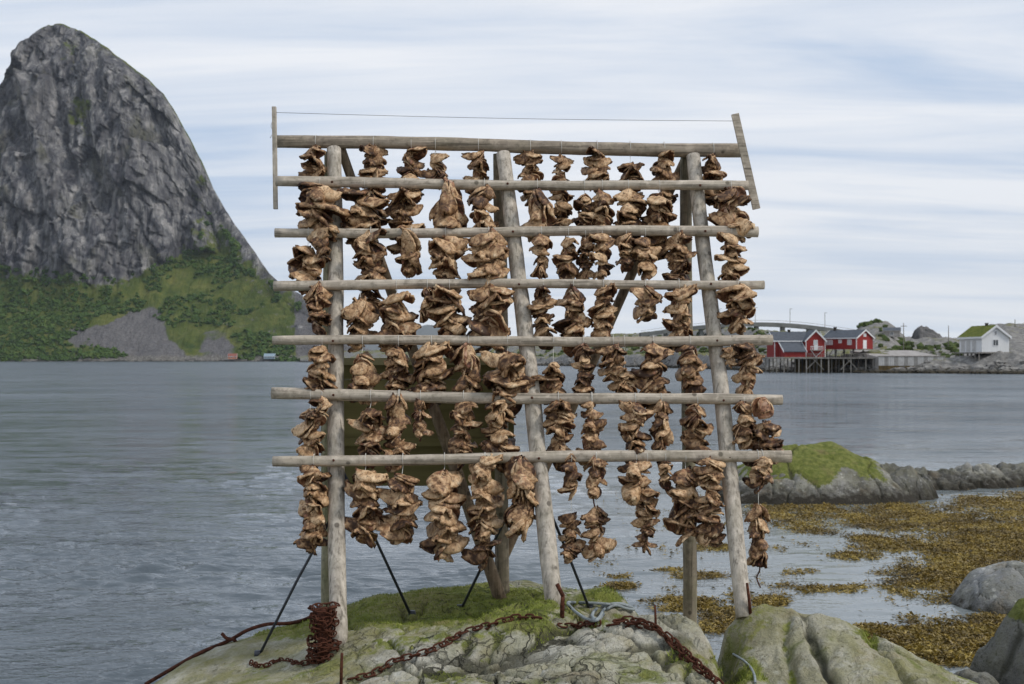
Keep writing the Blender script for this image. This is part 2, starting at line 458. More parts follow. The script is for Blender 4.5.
# ------------------------------------------------------------------ sea
def water():
    m = M('sea water', 0.05, 0.5)
    m.p.inputs['IOR'].default_value = 1.33
    v = m.coord('World')
    deep = m.mix(m.rng(m.noise(v, 0.02, 2), 0.3, 0.7), (0.088, 0.105, 0.118), (0.105, 0.124, 0.137))
    # the cove behind the rock is sheltered and lies calmer than the open sound
    px_ = m.pos(0); py_ = m.pos(1)
    shel = m.math('MULTIPLY', m.rng(px_, -1.0, 5.0), m.rng(py_, 60, 24))
    m.color(m.mix(shel, deep, (0.18, 0.20, 0.20)))      # pale sandy shallows in the cove
    big = m.noise(m.coord('World', (0.35, 0.8, 1)), 0.55, 3, 0.55, 0.4)
    mid = m.noise(m.coord('World', (0.75, 1.5, 1), (0, 0, 0.2)), 1.15, 4, 0.6, 0.6)
    fin = m.noise(m.coord('World', (1.0, 1.9, 1), (0, 0, -0.15)), 4.2, 3, 0.55, 0.3)
    patch = m.rng(m.noise(m.coord('World', (0.5, 1, 1)), 0.06, 3, 0.6), 0.35, 0.68, 0.45, 1.25)
    calm = m.math('MULTIPLY', m.math('SUBTRACT', 1.0, m.math('MULTIPLY', shel, 0.80)), patch)
    far_ = m.rng(py_, 16, 70, 0.3, 1.0)
    fin_ = m.rng(py_, 12, 60, 1.0, 2.2)
    h = m.math('ADD', m.math('MULTIPLY', m.math('MULTIPLY', big, far_), 0.50), m.math('ADD', m.math('MULTIPLY', m.math('MULTIPLY', mid, far_), 0.30), m.math('MULTIPLY', m.math('MULTIPLY', fin, fin_), 0.055)))
    h = m.math('MULTIPLY', h, calm)
    bn = m.bump(h, 1.0, 0.8)
    # wavelets too small for the bump to resolve: slopes taken straight from noise vectors
    def slopes(scale, sx, sy, rot, k_):
        n = m.n('ShaderNodeTexNoise'); m.link(m.coord('World', (sx, sy, 1), (0, 0, rot)), n.inputs['Vector'])
        n.inputs['Scale'].default_value = scale; n.inputs['Detail'].default_value = 3; n.inputs['Roughness'].default_value = 0.6
        a_ = m.n('ShaderNodeVectorMath', operation='SUBTRACT'); m.link(n.outputs['Color'], a_.inputs[0]); a_.inputs[1].default_value = (0.5, 0.5, 0.5)
        b_ = m.n('ShaderNodeVectorMath', operation='MULTIPLY'); m.link(a_.outputs[0], b_.inputs[0]); b_.inputs[1].default_value = (k_ * 0.7, k_, 0)
        return b_.outputs[0]
    def vadd(a_, b_):
        n = m.n('ShaderNodeVectorMath', operation='ADD'); m.link(a_, n.inputs[0]); m.link(b_, n.inputs[1]); return n.outputs[0]
    sl_ = vadd(slopes(0.10, 0.5, 1.0, 0.1, 0.6), vadd(slopes(0.5, 0.35, 1.0, -0.1, 1.7), slopes(1.8, 0.45, 1.0, 0.15, 1.7)))
    amp_ = m.math('MULTIPLY', m.rng(py_, 10, 48, 0.16, 1.0), calm)
    sc_ = m.n('ShaderNodeVectorMath', operation='SCALE'); m.link(sl_, sc_.inputs[0]); m.link(amp_, sc_.inputs[3])
    # shading normals tilted toward the near side, added so far water reflects higher sky
    lean = m.n('ShaderNodeCombineXYZ'); m.link(m.math('MULTIPLY', m.rng(py_, 20, 120, 0.05, 1.3), -0.20), lean.inputs[1])
    nn = m.n('ShaderNodeVectorMath', operation='NORMALIZE'); m.link(vadd(vadd(bn, sc_.outputs[0]), lean.outputs[0]), nn.inputs[0])
    m.link(nn.outputs[0], m.p.inputs['Normal'])
    m.link(m.rng(py_, 40, 420, 0.05, 0.12), m.p.inputs['Roughness'])
    return m.m
WATER = water()
def build_sea():
    cols = np.concatenate([[-9000, -3500, -1600, -800, -400, -200], np.linspace(-80, 1104, 640), [1220, 1420, 1800, 2600, 4600, 10000]]).astype(float)
    pyr = np.concatenate([np.linspace(359.3, 364, 24), np.linspace(364.3, 400, 110), np.linspace(400.4, 700, 480), np.linspace(702, 1000, 60)])
    Yr = CZ * F / (pyr - HZ)
    Yr = np.concatenate([Yr, [3.0, -20, -120, -500]])
    X = (cols[None] - 512) / F * np.maximum(Yr, 5.0)[:, None]
    X = np.clip(X, -14500, 14500)
    Y = Yr[:, None] * np.ones_like(X)
    r = np.random.default_rng(31)
    Z = np.zeros_like(X)
    calm = 1 - 0.88 * sstep(-1.5, 4.5, X) * sstep(60, 26, Y)
    calm = calm * (0.62 + 0.75 * sstep(-0.35, 0.5, fbm(X * 0.035, Y * 0.06, 2, 3)))
    near = sstep(75, 28, Y)
    warp = [1.2 * perlin(X * 0.11 + i * 3.7, Y * 0.11, i) for i in range(4)]
    for i in range(72):
        lam = 0.13 * (1.5 / 0.13) ** r.random()
        th = math.radians(-90 + 12) + r.normal(0, 0.42)
        k_ = 2 * math.pi / lam
        slope = 0.042 * (1.2 if 0.18 < lam < 0.75 else 0.5)
        fade = sstep(50 * math.sqrt(lam) + 4, 30 * math.sqrt(lam) + 2, Y)
        ph = k_ * (X * math.cos(th) + Y * math.sin(th)) + r.uniform(0, 6.28) + warp[i % 4] * (1 + 0.2 * (i % 3))
        w_ = np.sin(ph); 
        Z += slope / k_ * (w_ + 0.18 * np.cos(2 * ph)) * fade
    grp = 0.28 + 1.1 * sstep(-0.3, 0.6, fbm(X * 0.22, Y * 0.14, 6, 3))
    Z *= calm * near * grp
    me = npmesh('sea', np.stack([X, Y, Z], -1).reshape(-1, 3), grid_faces(len(Yr), len(cols)))
    tag(mesh_obj('sea', me, WATER), kind='structure')
build_sea()

# ------------------------------------------------------------------ rocky foreshore that carries the rack
CTRL = [(147,688,10.6),(198,654,10.8),(256,636,11),(313,621,11.2),(200,684,9.6),(260,660,9.8),(260,684,9.0),(320,665,9.3),(338,641,9.4),(330,684,8.5),
 (400,625,10.2),(412,613,10.6),(460,606,10.9),(450,650,8.8),(430,684,7.9),(503,594,11.3),(500,620,9.9),(556,605,9.4),(500,650,8.6),(520,684,7.6),(560,640,8.5),(600,684,7.5),
 (347,608,11.4),(374,600,11.6),(420,596,11.8),(450,593,11.9),(484,587,12),(530,584,12),(560,600,11.0),(575,592,11.4),(605,590,11.3),(628,601,11.1),
 (620,626,8.9),(655,614,8.9),(690,618,8.8),(715,641,8.5),(738,671,8.2),(745,702,7.8),(660,650,8.2),(650,684,7.5),(700,684,7.6),
 (722,668,9.2),(738,700,8.5),(718,628,9.5),(745,612,9.4),(800,620,9.6),(850,629,9.5),(880,641,9.3),(930,665,9.0),(985,690,8.6),(760,650,8.9),(770,684,8.2),(850,684,8.3),(900,690,8.2)]
CW = [tuple(P(*c)) for c in CTRL]
CW += [(0,0,1.95),(3,0,1.9),(-3,0,1.8),(0,5,1.72),(2,5,1.75),(-2,5,1.5),(-4,4,0.9),(4,5,1.3),(0,-4,1.9),(4,-4,1.8),(-4,-4,1.4),(-5,8,-0.3),(-4.6,10.5,-0.3),(-3.8,12.3,-0.6),
 (6,8.5,-0.3),(5.2,9.3,0.05),(4.2,10.2,0.1),(3.0,10.8,0.35),(2.0,10.8,0.6),(1.68,11.3,0.45),(1.3,10.1,0.85),(1.5,9.9,0.9),(-2.6,13,-0.1),(-1,13.3,0.25),(0,13.4,0.3),(1,12.6,0.2),(2,12.4,0.0),
 (3.2,12,-0.15),(5,11,-0.3),(-3,14.6,-0.9),(0,15,-0.9),(3,14.5,-0.8),(6,13,-0.9),(7,6,-0.2),(-6,5,-0.5),(-7,12,-1.2),(7,12,-1.2),(7,-4,0.8),(-7,-4,0.4)]
CW = np.array(CW)
def tps(ctrl, lam=0.02):
    n = len(ctrl); xy = ctrl[:, :2]
    d = np.linalg.norm(xy[:, None] - xy[None], axis=-1)
    K = np.where(d > 0, d * d * np.log(d + 1e-9), 0) + lam * np.eye(n)
    Pm = np.hstack([np.ones((n, 1)), xy])
    A = np.block([[K, Pm], [Pm.T, np.zeros((3, 3))]])
    s = np.linalg.solve(A, np.concatenate([ctrl[:, 2], np.zeros(3)]))
    def ev(x, y):
        sh = np.shape(x); x = np.ravel(x); y = np.ravel(y); out = np.zeros(len(x))
        for i in range(0, len(x), 40000):
            q = np.stack([x[i:i + 40000], y[i:i + 40000]], -1)
            dd = np.linalg.norm(q[:, None] - xy[None], axis=-1)
            out[i:i + 40000] = np.where(dd > 0, dd * dd * np.log(dd + 1e-9), 0) @ s[:n] + s[n] + q @ s[n + 1:]
        return out.reshape(sh)
    return ev
ground_base = tps(CW)
def cracks(x, y, scale, seed, width):
    """distance to jittered cell borders, elongated cells: joints in the rock"""
    r = np.random.default_rng(int(seed * 10))
    jit = r.random((64, 64, 2))
    wx = x + 0.18 * fbm(x * 1.3, y * 1.3, seed, 3); wy = y + 0.18 * fbm(x * 1.3 + 9, y * 1.3, seed, 3)
    u, v = wx * scale, wy * scale * 0.7 + 0.45 * wx * scale
    ui, vi = np.floor(u).astype(int), np.floor(v).astype(int)
    d1 = np.full(np.shape(u), 9.0); d2 = np.full(np.shape(u), 9.0)
    for a in (-1, 0, 1):
        for b in (-1, 0, 1):
            j = jit[(ui + a) % 64, (vi + b) % 64]
            d = np.hypot(ui + a + j[..., 0] - u, vi + b + j[..., 1] - v)
            d2 = np.where(d < d1, d1, np.minimum(d2, d)); d1 = np.minimum(d1, d)
    return 1 - sstep(0, width * scale, d2 - d1)
def facets(u, v, seed):
    """random tilted slabs: offset and tilt per cell, and closeness to the cell border"""
    r = np.random.default_rng(seed); tab = r.random((97, 97, 5))
    ui, vi = np.floor(u).astype(int), np.floor(v).astype(int)
    d1 = np.full(u.shape, 9.0); d2 = np.full(u.shape, 9.0); val = np.zeros(u.shape)
    for a in (-1, 0, 1):
        for b in (-1, 0, 1):
            t = tab[(ui + a) % 97, (vi + b) % 97]
            du = ui + a + t[..., 0] - u; dv = vi + b + t[..., 1] - v
            d = np.hypot(du, dv)
            q = (t[..., 2] - 0.5) * 1.0 + (t[..., 3] - 0.5) * 1.5 * du + (t[..., 4] - 0.5) * 1.1 * dv
            near = d < d1
            d2 = np.where(near, d1, np.minimum(d2, d)); val = np.where(near, q, val); d1 = np.minimum(d1, d)
    return val, 1 - sstep(0, 0.16, d2 - d1)
def build_ground():
    xs = np.concatenate([np.linspace(-7, -3.6, 40), np.arange(-3.58, 4.6, 0.02), np.linspace(4.62, 7, 30)])
    ys = np.concatenate([np.linspace(-4, 6.4, 60), np.arange(6.42, 10.2, 0.018), np.arange(10.2, 12.6, 0.026), np.linspace(12.65, 15, 40)])
    X, Y = np.meshgrid(xs, ys)
    Z = ground_base(X, Y)
    px = 512 + X / np.maximum(Y, 3) * F
    py = HZ - (Z - CZ) / np.maximum(Y, 3) * F
    # two boulders on the right and the joints between the slabs
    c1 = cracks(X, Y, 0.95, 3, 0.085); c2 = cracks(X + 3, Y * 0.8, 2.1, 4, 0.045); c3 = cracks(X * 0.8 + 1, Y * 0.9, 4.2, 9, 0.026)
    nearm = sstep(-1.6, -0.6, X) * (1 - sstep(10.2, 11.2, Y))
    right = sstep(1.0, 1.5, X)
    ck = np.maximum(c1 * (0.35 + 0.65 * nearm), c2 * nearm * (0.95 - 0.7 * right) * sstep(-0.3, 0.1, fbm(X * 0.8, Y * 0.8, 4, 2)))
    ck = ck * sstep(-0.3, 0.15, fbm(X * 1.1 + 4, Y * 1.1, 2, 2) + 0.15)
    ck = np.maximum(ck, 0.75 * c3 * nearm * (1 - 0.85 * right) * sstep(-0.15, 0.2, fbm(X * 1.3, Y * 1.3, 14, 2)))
    Z = Z + 0.040 * fbm(X * 0.9, Y * 0.9, 1, 3) + 0.018 * fbm(X * 2.7, Y * 3.6, 2, 4) * (0.5 + 0.5 * nearm)
    Z = Z + 0.010 * ridged(X * 6, Y * 9, 3, 3) * nearm
    stp = Y * 2.6 + X * 1.1 + 0.8 * fbm(X * 0.7, Y * 0.7, 6, 3)
    Z = Z + 0.030 * (np.floor(stp) + sstep(0.72, 1.0, stp - np.floor(stp)) - stp) * nearm * (1 - right * 0.8) * sstep(-0.2, 0.2, fbm(X * 0.6, Y * 0.6, 20, 2))
    fc, fe = facets(X * 1.25 + 0.3 * Y, Y * 1.5 - 0.5 * X, 12); fd, fe2 = facets(X * 3.4 + 0.6 * Y, Y * 4.2 - X, 13)
    bk = (1 - 0.55 * right) * (Y > 5) * (1 - sstep(10.4, 11.2, Y) * 0.7) * sstep(-2.4, -1.0, X)
    Z = Z + (0.032 * fc + 0.016 * fd) * bk + 0.016 * fd * right
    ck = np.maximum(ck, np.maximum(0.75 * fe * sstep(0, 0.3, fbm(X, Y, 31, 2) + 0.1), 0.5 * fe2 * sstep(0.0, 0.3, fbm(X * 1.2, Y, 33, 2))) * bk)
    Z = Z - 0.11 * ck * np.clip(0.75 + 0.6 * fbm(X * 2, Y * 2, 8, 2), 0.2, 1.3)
    Z = Z + 0.009 * fbm(X * 9, Y * 12, 5, 3)
    vl = np.exp(-((px - (717 + (py - 628) * 0.30 + 5 * fbm(X * 3, Y * 3, 2, 2))) / 9) ** 2) * sstep(612, 634, py) * (Y < 10)
    v2 = np.exp(-((px - (784 + (py - 620) * 0.16 + 9 * fbm(X * 2.5, Y * 2.5, 3, 3))) / 5.5) ** 2) * sstep(612, 622, py) * (Y < 10)
    v3 = np.exp(-((px - (862 + (py - 630) * 0.9 + 8 * fbm(X * 2.5, Y * 2.5, 7, 3))) / 5) ** 2) * sstep(624, 634, py) * (Y < 10)
    Z = Z - 0.24 * vl - 0.085 * v2 - 0.09 * v3
    # the valley between the two right-hand boulders
    # moss: the back slope behind the legs, hollows and joints
    bx = (px - 412) / 175; by = (py - 607) / 26
    m = 1.15 * np.exp(-(np.abs(bx) ** 3) - np.abs(by) ** 2.4)
    m += 0.85 * np.exp(-((px - 300) / 70) ** 2 - ((py - 628) / 14) ** 2) * sstep(9.6, 10.6, Y)
    m += 0.8 * np.exp(-((px - 612) / 26) ** 2 - ((py - 596) / 9) ** 2)
    m += 0.85 * v2 * np.clip(0.6 + 1.2 * fbm(X * 2, Y * 2, 5, 3), 0, 1) + 0.7 * vl * sstep(-0.3, 0.3, fbm(X * 2, Y * 2, 1, 3)) + 0.4 * v3
    m += 0.7 * np.exp(-((px - 868) / 22) ** 2 - ((py - 636) / 9) ** 2)
    m += 0.65 * np.exp(-((px - 745) / 24) ** 2 - ((py - 672) / 18) ** 2)
    m += 0.35 * np.exp(-((px - 240) / 80) ** 2 - ((py - 668) / 16) ** 2)
    m += 0.50 * sstep(0.05, 0.6, fbm(X * 1.4, Y * 1.4, 7, 4)) * sstep(-2.6, -1.4, X) * (Y > 5)
    m += 0.40 * np.maximum(c1, c2) * ck * nearm
    m = np.clip(m, 0, 1.15)
    al = np.clip(0.62 + 0.9 * fbm(X * 0.6, Y * 0.6, 15, 3), 0, 1)
    al = np.maximum(al, 1.0 * sstep(-0.6, -1.2, X - 0.25 * (Y - 9)))
    al = np.clip(al + 0.5 * np.exp(-((px - 905) / 60) ** 2), 0, 1)
    Z = Z + 0.022 * sstep(0.4, 0.7, m) * (1 + 0.8 * fbm(X * 7, Y * 7, 3, 3))
    V = np.stack([X, Y, Z], -1).reshape(-1, 3)
    me = npmesh('rocky_ground', V, grid_faces(len(ys), len(xs)))
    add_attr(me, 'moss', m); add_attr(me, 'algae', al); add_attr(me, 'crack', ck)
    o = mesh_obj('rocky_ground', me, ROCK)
    tag(o, kind='structure')
    return V, m.ravel(), me
GV, GM, GME = build_ground()
_q = np.empty(len(GME.polygons) * 4, np.int32); GME.loops.foreach_get('vertex_index', _q)
BVH = BVHTree.FromPolygons([Vector(v) for v in GV], _q.reshape(-1, 4).tolist())
def hit_px(px, py):
    d = Vector(((px - 512) / F, 1, (HZ - py) / F)).normalized()
    h = BVH.ray_cast(Vector((0, 0, CZ)), d)
    return h[0], h[1]
def ground_z(x, y):
    h = BVH.ray_cast(Vector((x, y, 8)), Vector((0, 0, -1)))
    return h[0].z if h[0] else 0.0

# short grass and moss fronds on the green places
def build_grass():
    m = M('moss and grass', 0.8, 0.2)
    v = m.coord('World')
    m.color(m.ramp(m.noise(v, 14, 4, 0.7), [(0.3, (0.095, 0.125, 0.017)), (0.5, (0.21, 0.25, 0.038)), (0.75, (0.36, 0.36, 0.095))]))
    sel = np.where((GM > 0.62) & (GV[:, 1] > 6.6))[0]
    r = np.random.default_rng(3)
    pk = r.choice(sel, 26000)
    n = len(pk)
    b = GV[pk] + np.c_[r.normal(0, 0.012, (n, 2)), np.zeros(n)]
    tall = ((GM[pk] > 0.6) & (GV[pk, 0] > 0.6)).astype(float)
    h = r.uniform(0.008, 0.024, n) * (1 + 1.3 * tall * r.random(n))
    a = r.uniform(0, 2 * np.pi, n); wd = r.uniform(0.002, 0.0045, n)
    dx_, dy_ = np.cos(a), np.sin(a)
    p0 = b + np.stack([dx_ * wd, dy_ * wd, np.full(n, -0.004)], -1)
    p1 = b - np.stack([dx_ * wd, dy_ * wd, np.full(n, 0.004)], -1)
    le = r.normal(0, 0.5, (n, 2)) * h[:, None]
    p2 = b + np.c_[le, h]
    V = np.stack([p0, p1, p2], 1).reshape(-1, 3)
    me = npmesh('grass', V, np.arange(3 * n).reshape(-1, 3), False)
    tag(mesh_obj('grass', me, m.m), 'short moss and grass on the rock behind the rack legs', 'grass', kind='stuff')
build_grass()

# ------------------------------------------------------------------ rocks in the cove
def dome(name, cx, cy, rx, ry, top, mat, seed, p=2.4, rot=0.0, amp=0.10, res=110, mossf=None, label=None, cat=None, base=-0.5, skew=0.0, strata=0.0, peak=0.0):
    u = np.linspace(-1.25, 1.25, res)
    U, Vv = np.meshgrid(u, u)
    Uw = np.where(U < peak, (U - peak) / (1 + peak), (U - peak) / (1 - peak))
    r = (np.abs(Uw) ** p + np.abs(Vv) ** p) ** (1 / p)
    r = r * (1 + 0.13 * fbm(U * 1.3 + seed, Vv * 1.3, seed, 3))
    Z = (top - base) * np.clip(1 - np.clip(r, 0, 1.2) ** 2.2, -0.4, 1) + base
    Z = Z * (1 + skew * U)
    Z = Z + amp * fbm(U * 2.0 + seed, Vv * 2.0, seed, 4) * (0.5 + 0.5 * (1 - np.clip(r, 0, 1)))
    cr = cracks(U * 2 + seed, Vv * 2, 1.0, seed, 0.06)
    Z = Z - 0.6 * amp * cr + strata * ridged(U * 1.6 + seed, Vv * 3.2 + 0.5 * U, seed + 1, 4)
    x = U * rx; y = Vv * ry
    X = x * math.cos(rot) - y * math.sin(rot); Y = x * math.sin(rot) + y * math.cos(rot)
    me = npmesh(name, np.stack([X, Y, Z], -1).reshape(-1, 3), grid_faces(res, res))
    mo = np.zeros_like(Z) if mossf is None else mossf(U, Vv, Z)
    add_attr(me, 'moss', mo); add_attr(me, 'algae', 0.3 + 0 * Z); add_attr(me, 'crack', cr * 0.8)
    o = mesh_obj(name, me, mat, None, (cx, cy, 0))
    if label: tag(o, label, cat)
    else: tag(o, kind='structure')
    return o
c = P(818, 500, 31.2)
dome('islet', c.x, 31.6, 2.95, 2.2, 1.30, ROCK_ISLET, 2.0, 2.7, 0.06, 0.17, 190, lambda U, V_, Z: np.clip(1.5 * sstep(0.30, 0.95, Z + 0.35 * fbm(U * 3, V_ * 3, 3, 3)) * (1 - 0.75 * sstep(0.2, 0.65, U)) - 0.05, 0, 1), skew=-0.16, strata=0.07)
dome('islet', P(893, 490, 31.3).x, 31.2, 1.35, 1.0, 0.80, ROCK_DARK, 3.4, 2.0, 0.1, 0.26, 120, strata=0.08)
dome('islet', P(772, 490, 30.2).x, 30.3, 1.9, 0.7, 0.50, ROCK_ISLET, 5.2, 2.0, -0.05, 0.24, 120, strata=0.08)
for i, (qx, qy, Y_, rx, t) in enumerate([(935, 490, 33.5, 1.5, 0.34), (975, 488, 34.0, 1.6, 0.46), (1015, 485, 34.5, 1.9, 0.44), (1060, 486, 34.5, 1.9, 0.40)]):
    dome('reef', P(qx, qy, Y_).x, Y_, rx, 0.9, t, ROCK_DARK if i % 2 == 0 else ROCK_ISLET, 7.0 + i, 1.8, 0.1 * i, 0.30, 90, strata=0.1)
dome('shore_boulder', P(1024, 604, 17.2).x, 17.6, 1.10, 1.15, 0.62, ROCK_GREY, 9.3, 2.6, 0.15, 0.07, 120, None, 'smooth pale grey boulder among brown seaweed at the right edge of the cove', 'boulder', skew=0.12)
dome('shore_boulder', P(1028, 640, 12.6).x, 12.4, 0.62, 0.85, 1.08, ROCK_DARK, 12.1, 3.2, 0.3, 0.10, 120, lambda U, V_, Z: np.clip(sstep(0.84, 0.98, Z), 0, 1), 'steep dark boulder with a green mossy top in the lower right corner', 'boulder')
dome('shore_boulder', P(968, 676, 12.0).x, 11.9, 0.62, 0.6, 0.52, ROCK_DARK, 14.6, 2.3, -0.3, 0.10, 110, None, 'low black wet boulder beside the steep mossy one', 'boulder')

# ------------------------------------------------------------------ seaweed
def on_sea(px, py):
    Y = CZ * F / (py - HZ)
    return ((px - 512) / F * Y, Y)
WEED_BLOBS = [  # px, py, half width, half height, strength
 (840,512,110,9,1.0),(930,520,110,16,1.0),(1010,505,60,14,1.0),(970,560,60,26,1.05),(1000,540,60,24,1.1),(900,540,70,14,0.75),(850,528,60,10,0.6),
 (925,575,40,22,0.8),(985,590,30,16,0.8),(1000,620,26,22,0.9),(925,642,55,17,1.1),(880,632,30,8,0.9),(960,650,45,18,1.0),(905,620,14,5,0.6),
 (770,602,20,5,1.0),(832,590,30,5,1.0),(800,572,22,4,0.8),(862,556,30,5,0.7),(820,545,26,4,0.6),(790,525,40,6,0.6),(775,550,16,5,0.6),(700,576,26,4,0.95),
 (622,586,20,4,1.0),(620,577,14,2.5,0.8),(668,570,20,2.5,0.7),(710,548,26,4,0.7),(690,605,40,8,1.0),(720,620,22,16,1.1),(650,603,22,4,0.7),(950,600,26,6,0.7),(890,570,22,6,0.7),
 (1015,470,14,4,0.0),(700,525,40,3,0.45),(700,512,40,3,0.4),(740,598,14,8,0.8),(1110,530,90,34,1.0),(1080,570,60,26,0.9),(1180,515,70,20,0.9)]
def weed_density(px, py, x, y):
    d = np.zeros_like(px)
    for a, b, c_, e_, s_ in WEED_BLOBS:
        d = np.maximum(d, s_ * np.exp(-((px - a) / c_) ** 4 - ((py - b) / e_) ** 4))
    return d + 0.50 * fbm(x * 0.9, y * 0.55, 3, 4) + 0.26 * fbm(x * 2.6, y * 1.3, 8, 3) - 0.06
def build_weed():
    m = M('bladder wrack', 0.5, 0.45)
    v = m.coord('World')
    m.color(m.mix(m.rng(m.noise(v, 9, 4, 0.75), 0.38, 0.68), m.ramp(m.noise(v, 1.0, 4, 0.6), [(0.3, (0.11, 0.07, 0.012)), (0.5, (0.29, 0.195, 0.028)), (0.72, (0.48, 0.35, 0.07))]), (0.040, 0.026, 0.007)))
    r = np.random.default_rng(21)
    # mat under the fronds
    xs = np.linspace(1.0, 20.5, 500); ys = np.concatenate([np.arange(11.5, 20, 0.06), np.arange(20, 37, 0.12)])
    X, Y = np.meshgrid(xs, ys)
    px = 512 + X / Y * F; py = HZ + CZ / Y * F
    d = weed_density(px, py, X, Y)
    Z = 0.12 * (np.clip(d, 0, 1.0) - 0.80) + 0.035 * fbm(X * 3.1, Y * 3.1, 5, 4) * sstep(0.5, 0.8, d)
    Z = np.clip(Z, -0.06, 0.2)
    V = np.stack([X, Y, Z], -1).reshape(-1, 3); Q = grid_faces(len(ys), len(xs))
    keep = (Z.ravel()[Q] > -0.03).any(1)
    Q = Q[keep]; us, inv = np.unique(Q, return_inverse=True)
    m1 = npmesh('seaweed_bed', V[us], inv.reshape(-1, 4))
    tag(mesh_obj('seaweed_bed', m1, m.m), 'golden brown bed of seaweed along the cove edge', 'seaweed', kind='stuff')
    # fronds
    n = 560000
    py = r.uniform(482, 668, n); px = r.uniform(590, 1240, n)
    Yc = CZ * F / (py - HZ); Xc = (px - 512) / F * Yc
    d = weed_density(px, py, Xc, Yc)
    ok = (d + r.normal(0, 0.22, n) > 0.60)
    Xc, Yc, d = Xc[ok], Yc[ok], np.clip(d[ok], 0, 1); n = len(Xc)
    z0 = np.clip(0.12 * (d - 0.80), 0, 0.1) + r.uniform(0.0, 0.03, n) * (0.15 + sstep(0.6, 1.0, d))
    a = r.uniform(0, 2 * np.pi, n); L = r.uniform(0.03, 0.11, n); wd = r.uniform(0.003, 0.009, n)
    dx_, dy_ = np.cos(a), np.sin(a)
    b = np.stack([Xc, Yc, z0], -1)
    side = np.stack([-dy_ * wd, dx_ * wd, r.normal(0, 0.008, n)], -1)
    fw = np.stack([dx_ * L, dy_ * L, r.normal(0.0, 0.022, n)], -1)
    mid = b + fw * 0.55 + np.stack([np.zeros(n), np.zeros(n), r.uniform(0, 0.02, n)], -1)
    V = np.stack([b, mid - side, b + fw, mid + side], 1).reshape(-1, 3)
    V[:, 2] = np.maximum(V[:, 2], 0.004)
    me = npmesh('seaweed', V, np.arange(4 * n).reshape(-1, 4), False)
    tag(mesh_obj('seaweed', me, m.m), 'drifting golden brown fronds of seaweed in the shallow cove', 'seaweed', kind='stuff')
build_weed()

# ------------------------------------------------------------------ mountain across the sound
def rock_face():
    m = M('mountain rock and turf', 0.95, 0.15)
    v = m.coord('World')
    st = m.noise(m.coord('World', (0.085, 0.03, 0.014), (0, math.radians(18), 0)), 1.0, 8, 0.66, 0.5)
    bl = m.noise(m.coord('World', (1, 1, 0.6)), 0.012, 5, 0.6)
    fi = m.noise(m.coord('World', (1, 1, 0.45), (0, math.radians(-20), 0)), 0.16, 6, 0.7)
    c = m.ramp(st, [(0.36, (0.035, 0.035, 0.042)), (0.45, (0.105, 0.102, 0.108)), (0.53, (0.20, 0.195, 0.19)), (0.63, (0.36, 0.34, 0.32))])
    c = m.mix(m.rng(bl, 0.42, 0.66, 0, 0.55), c, (0.085, 0.080, 0.078))
    wt_ = m.noise(m.coord('World', (0.11, 0.11, 0.006), (0, math.radians(9), 0)), 1.0, 5, 0.6)
    c = m.mix(m.rng(wt_, 0.57, 0.66, 0, 0.6), c, (0.04, 0.04, 0.045))
    ol_ = m.noise(m.coord('World', (1, 1, 0.5), loc=(40, 10, 7)), 0.02, 6, 0.7)
    c = m.mix(m.rng(ol_, 0.54, 0.66, 0, 0.5), c, (0.115, 0.11, 0.05))
    c = m.mix(m.rng(fi, 0.52, 0.66, 0, 0.75), c, (0.03, 0.03, 0.036))
    # turf lies where it is not too steep
    g = m.ramp(m.noise(v, 0.035, 6, 0.7), [(0.30, (0.038, 0.066, 0.014)), (0.5, (0.090, 0.112, 0.024)), (0.72, (0.18, 0.175, 0.050))])
    scree = m.noise(m.coord('World', (1, 1, 1)), 0.011, 4, 0.55)
    gs = m.ramp(m.noise(v, 0.35, 4, 0.7), [(0.3, (0.085, 0.08, 0.08)), (0.7, (0.20, 0.19, 0.185))])
    low = m.mix(m.rng(m.attr('scree'), 0.45, 0.60), g, gs)
    tv = m.math('ADD', m.attr('turf'), m.rng(m.noise(v, 0.05, 7, 0.72), 0.2, 0.8, -0.42, 0.42))
    c = m.mix(m.rng(tv, 0.46, 0.58), c, low)
    # pale storm-washed boulders along the tide line
    hz = m.math('ADD', m.pos(2), m.rng(fi, 0.3, 0.7, -3, 3))
    c = m.mix(m.rng(hz, 6.5, 10.5, 1, 0), c, m.ramp(m.noise(v, 0.4, 3), [(0.3, (0.08, 0.075, 0.065)), (0.7, (0.27, 0.25, 0.22))]))
    c = m.mix(m.rng(hz, 0.6, 2.2, 1, 0), c, (0.04, 0.037, 0.03))
    m.color(c)
    b1 = m.bump(fi, 0.9, 3.0)
    m.bump(st, 0.9, 10.0, b1)
    return m.m
SIL = np.array([(-420,352),(-330,300),(-240,250),(-150,205),(-90,165),(-50,132),(-25,112),(-8,101),(0,91),(9,76),(19,60),(28,45),(37,31),(48,25),(60,23),(75,28),(90,36),(110,50),(130,65),(150,80),(165,95),(178,115),(190,138),(200,160),(210,183),(222,205),(235,225),(248,243),(258,258),(268,272),(280,283),(300,294),(318,310),(333,328),(350,343),(380,353),(430,358.5)], float)
CLB = np.array([(-420,356),(-200,300),(-60,275),(0,276),(40,292),(80,303),(130,306),(160,304),(180,285),(200,258),(222,246),(245,262),(258,275),(280,296),(310,316),(340,346),(430,359)], float)
Y0 = 1700.0
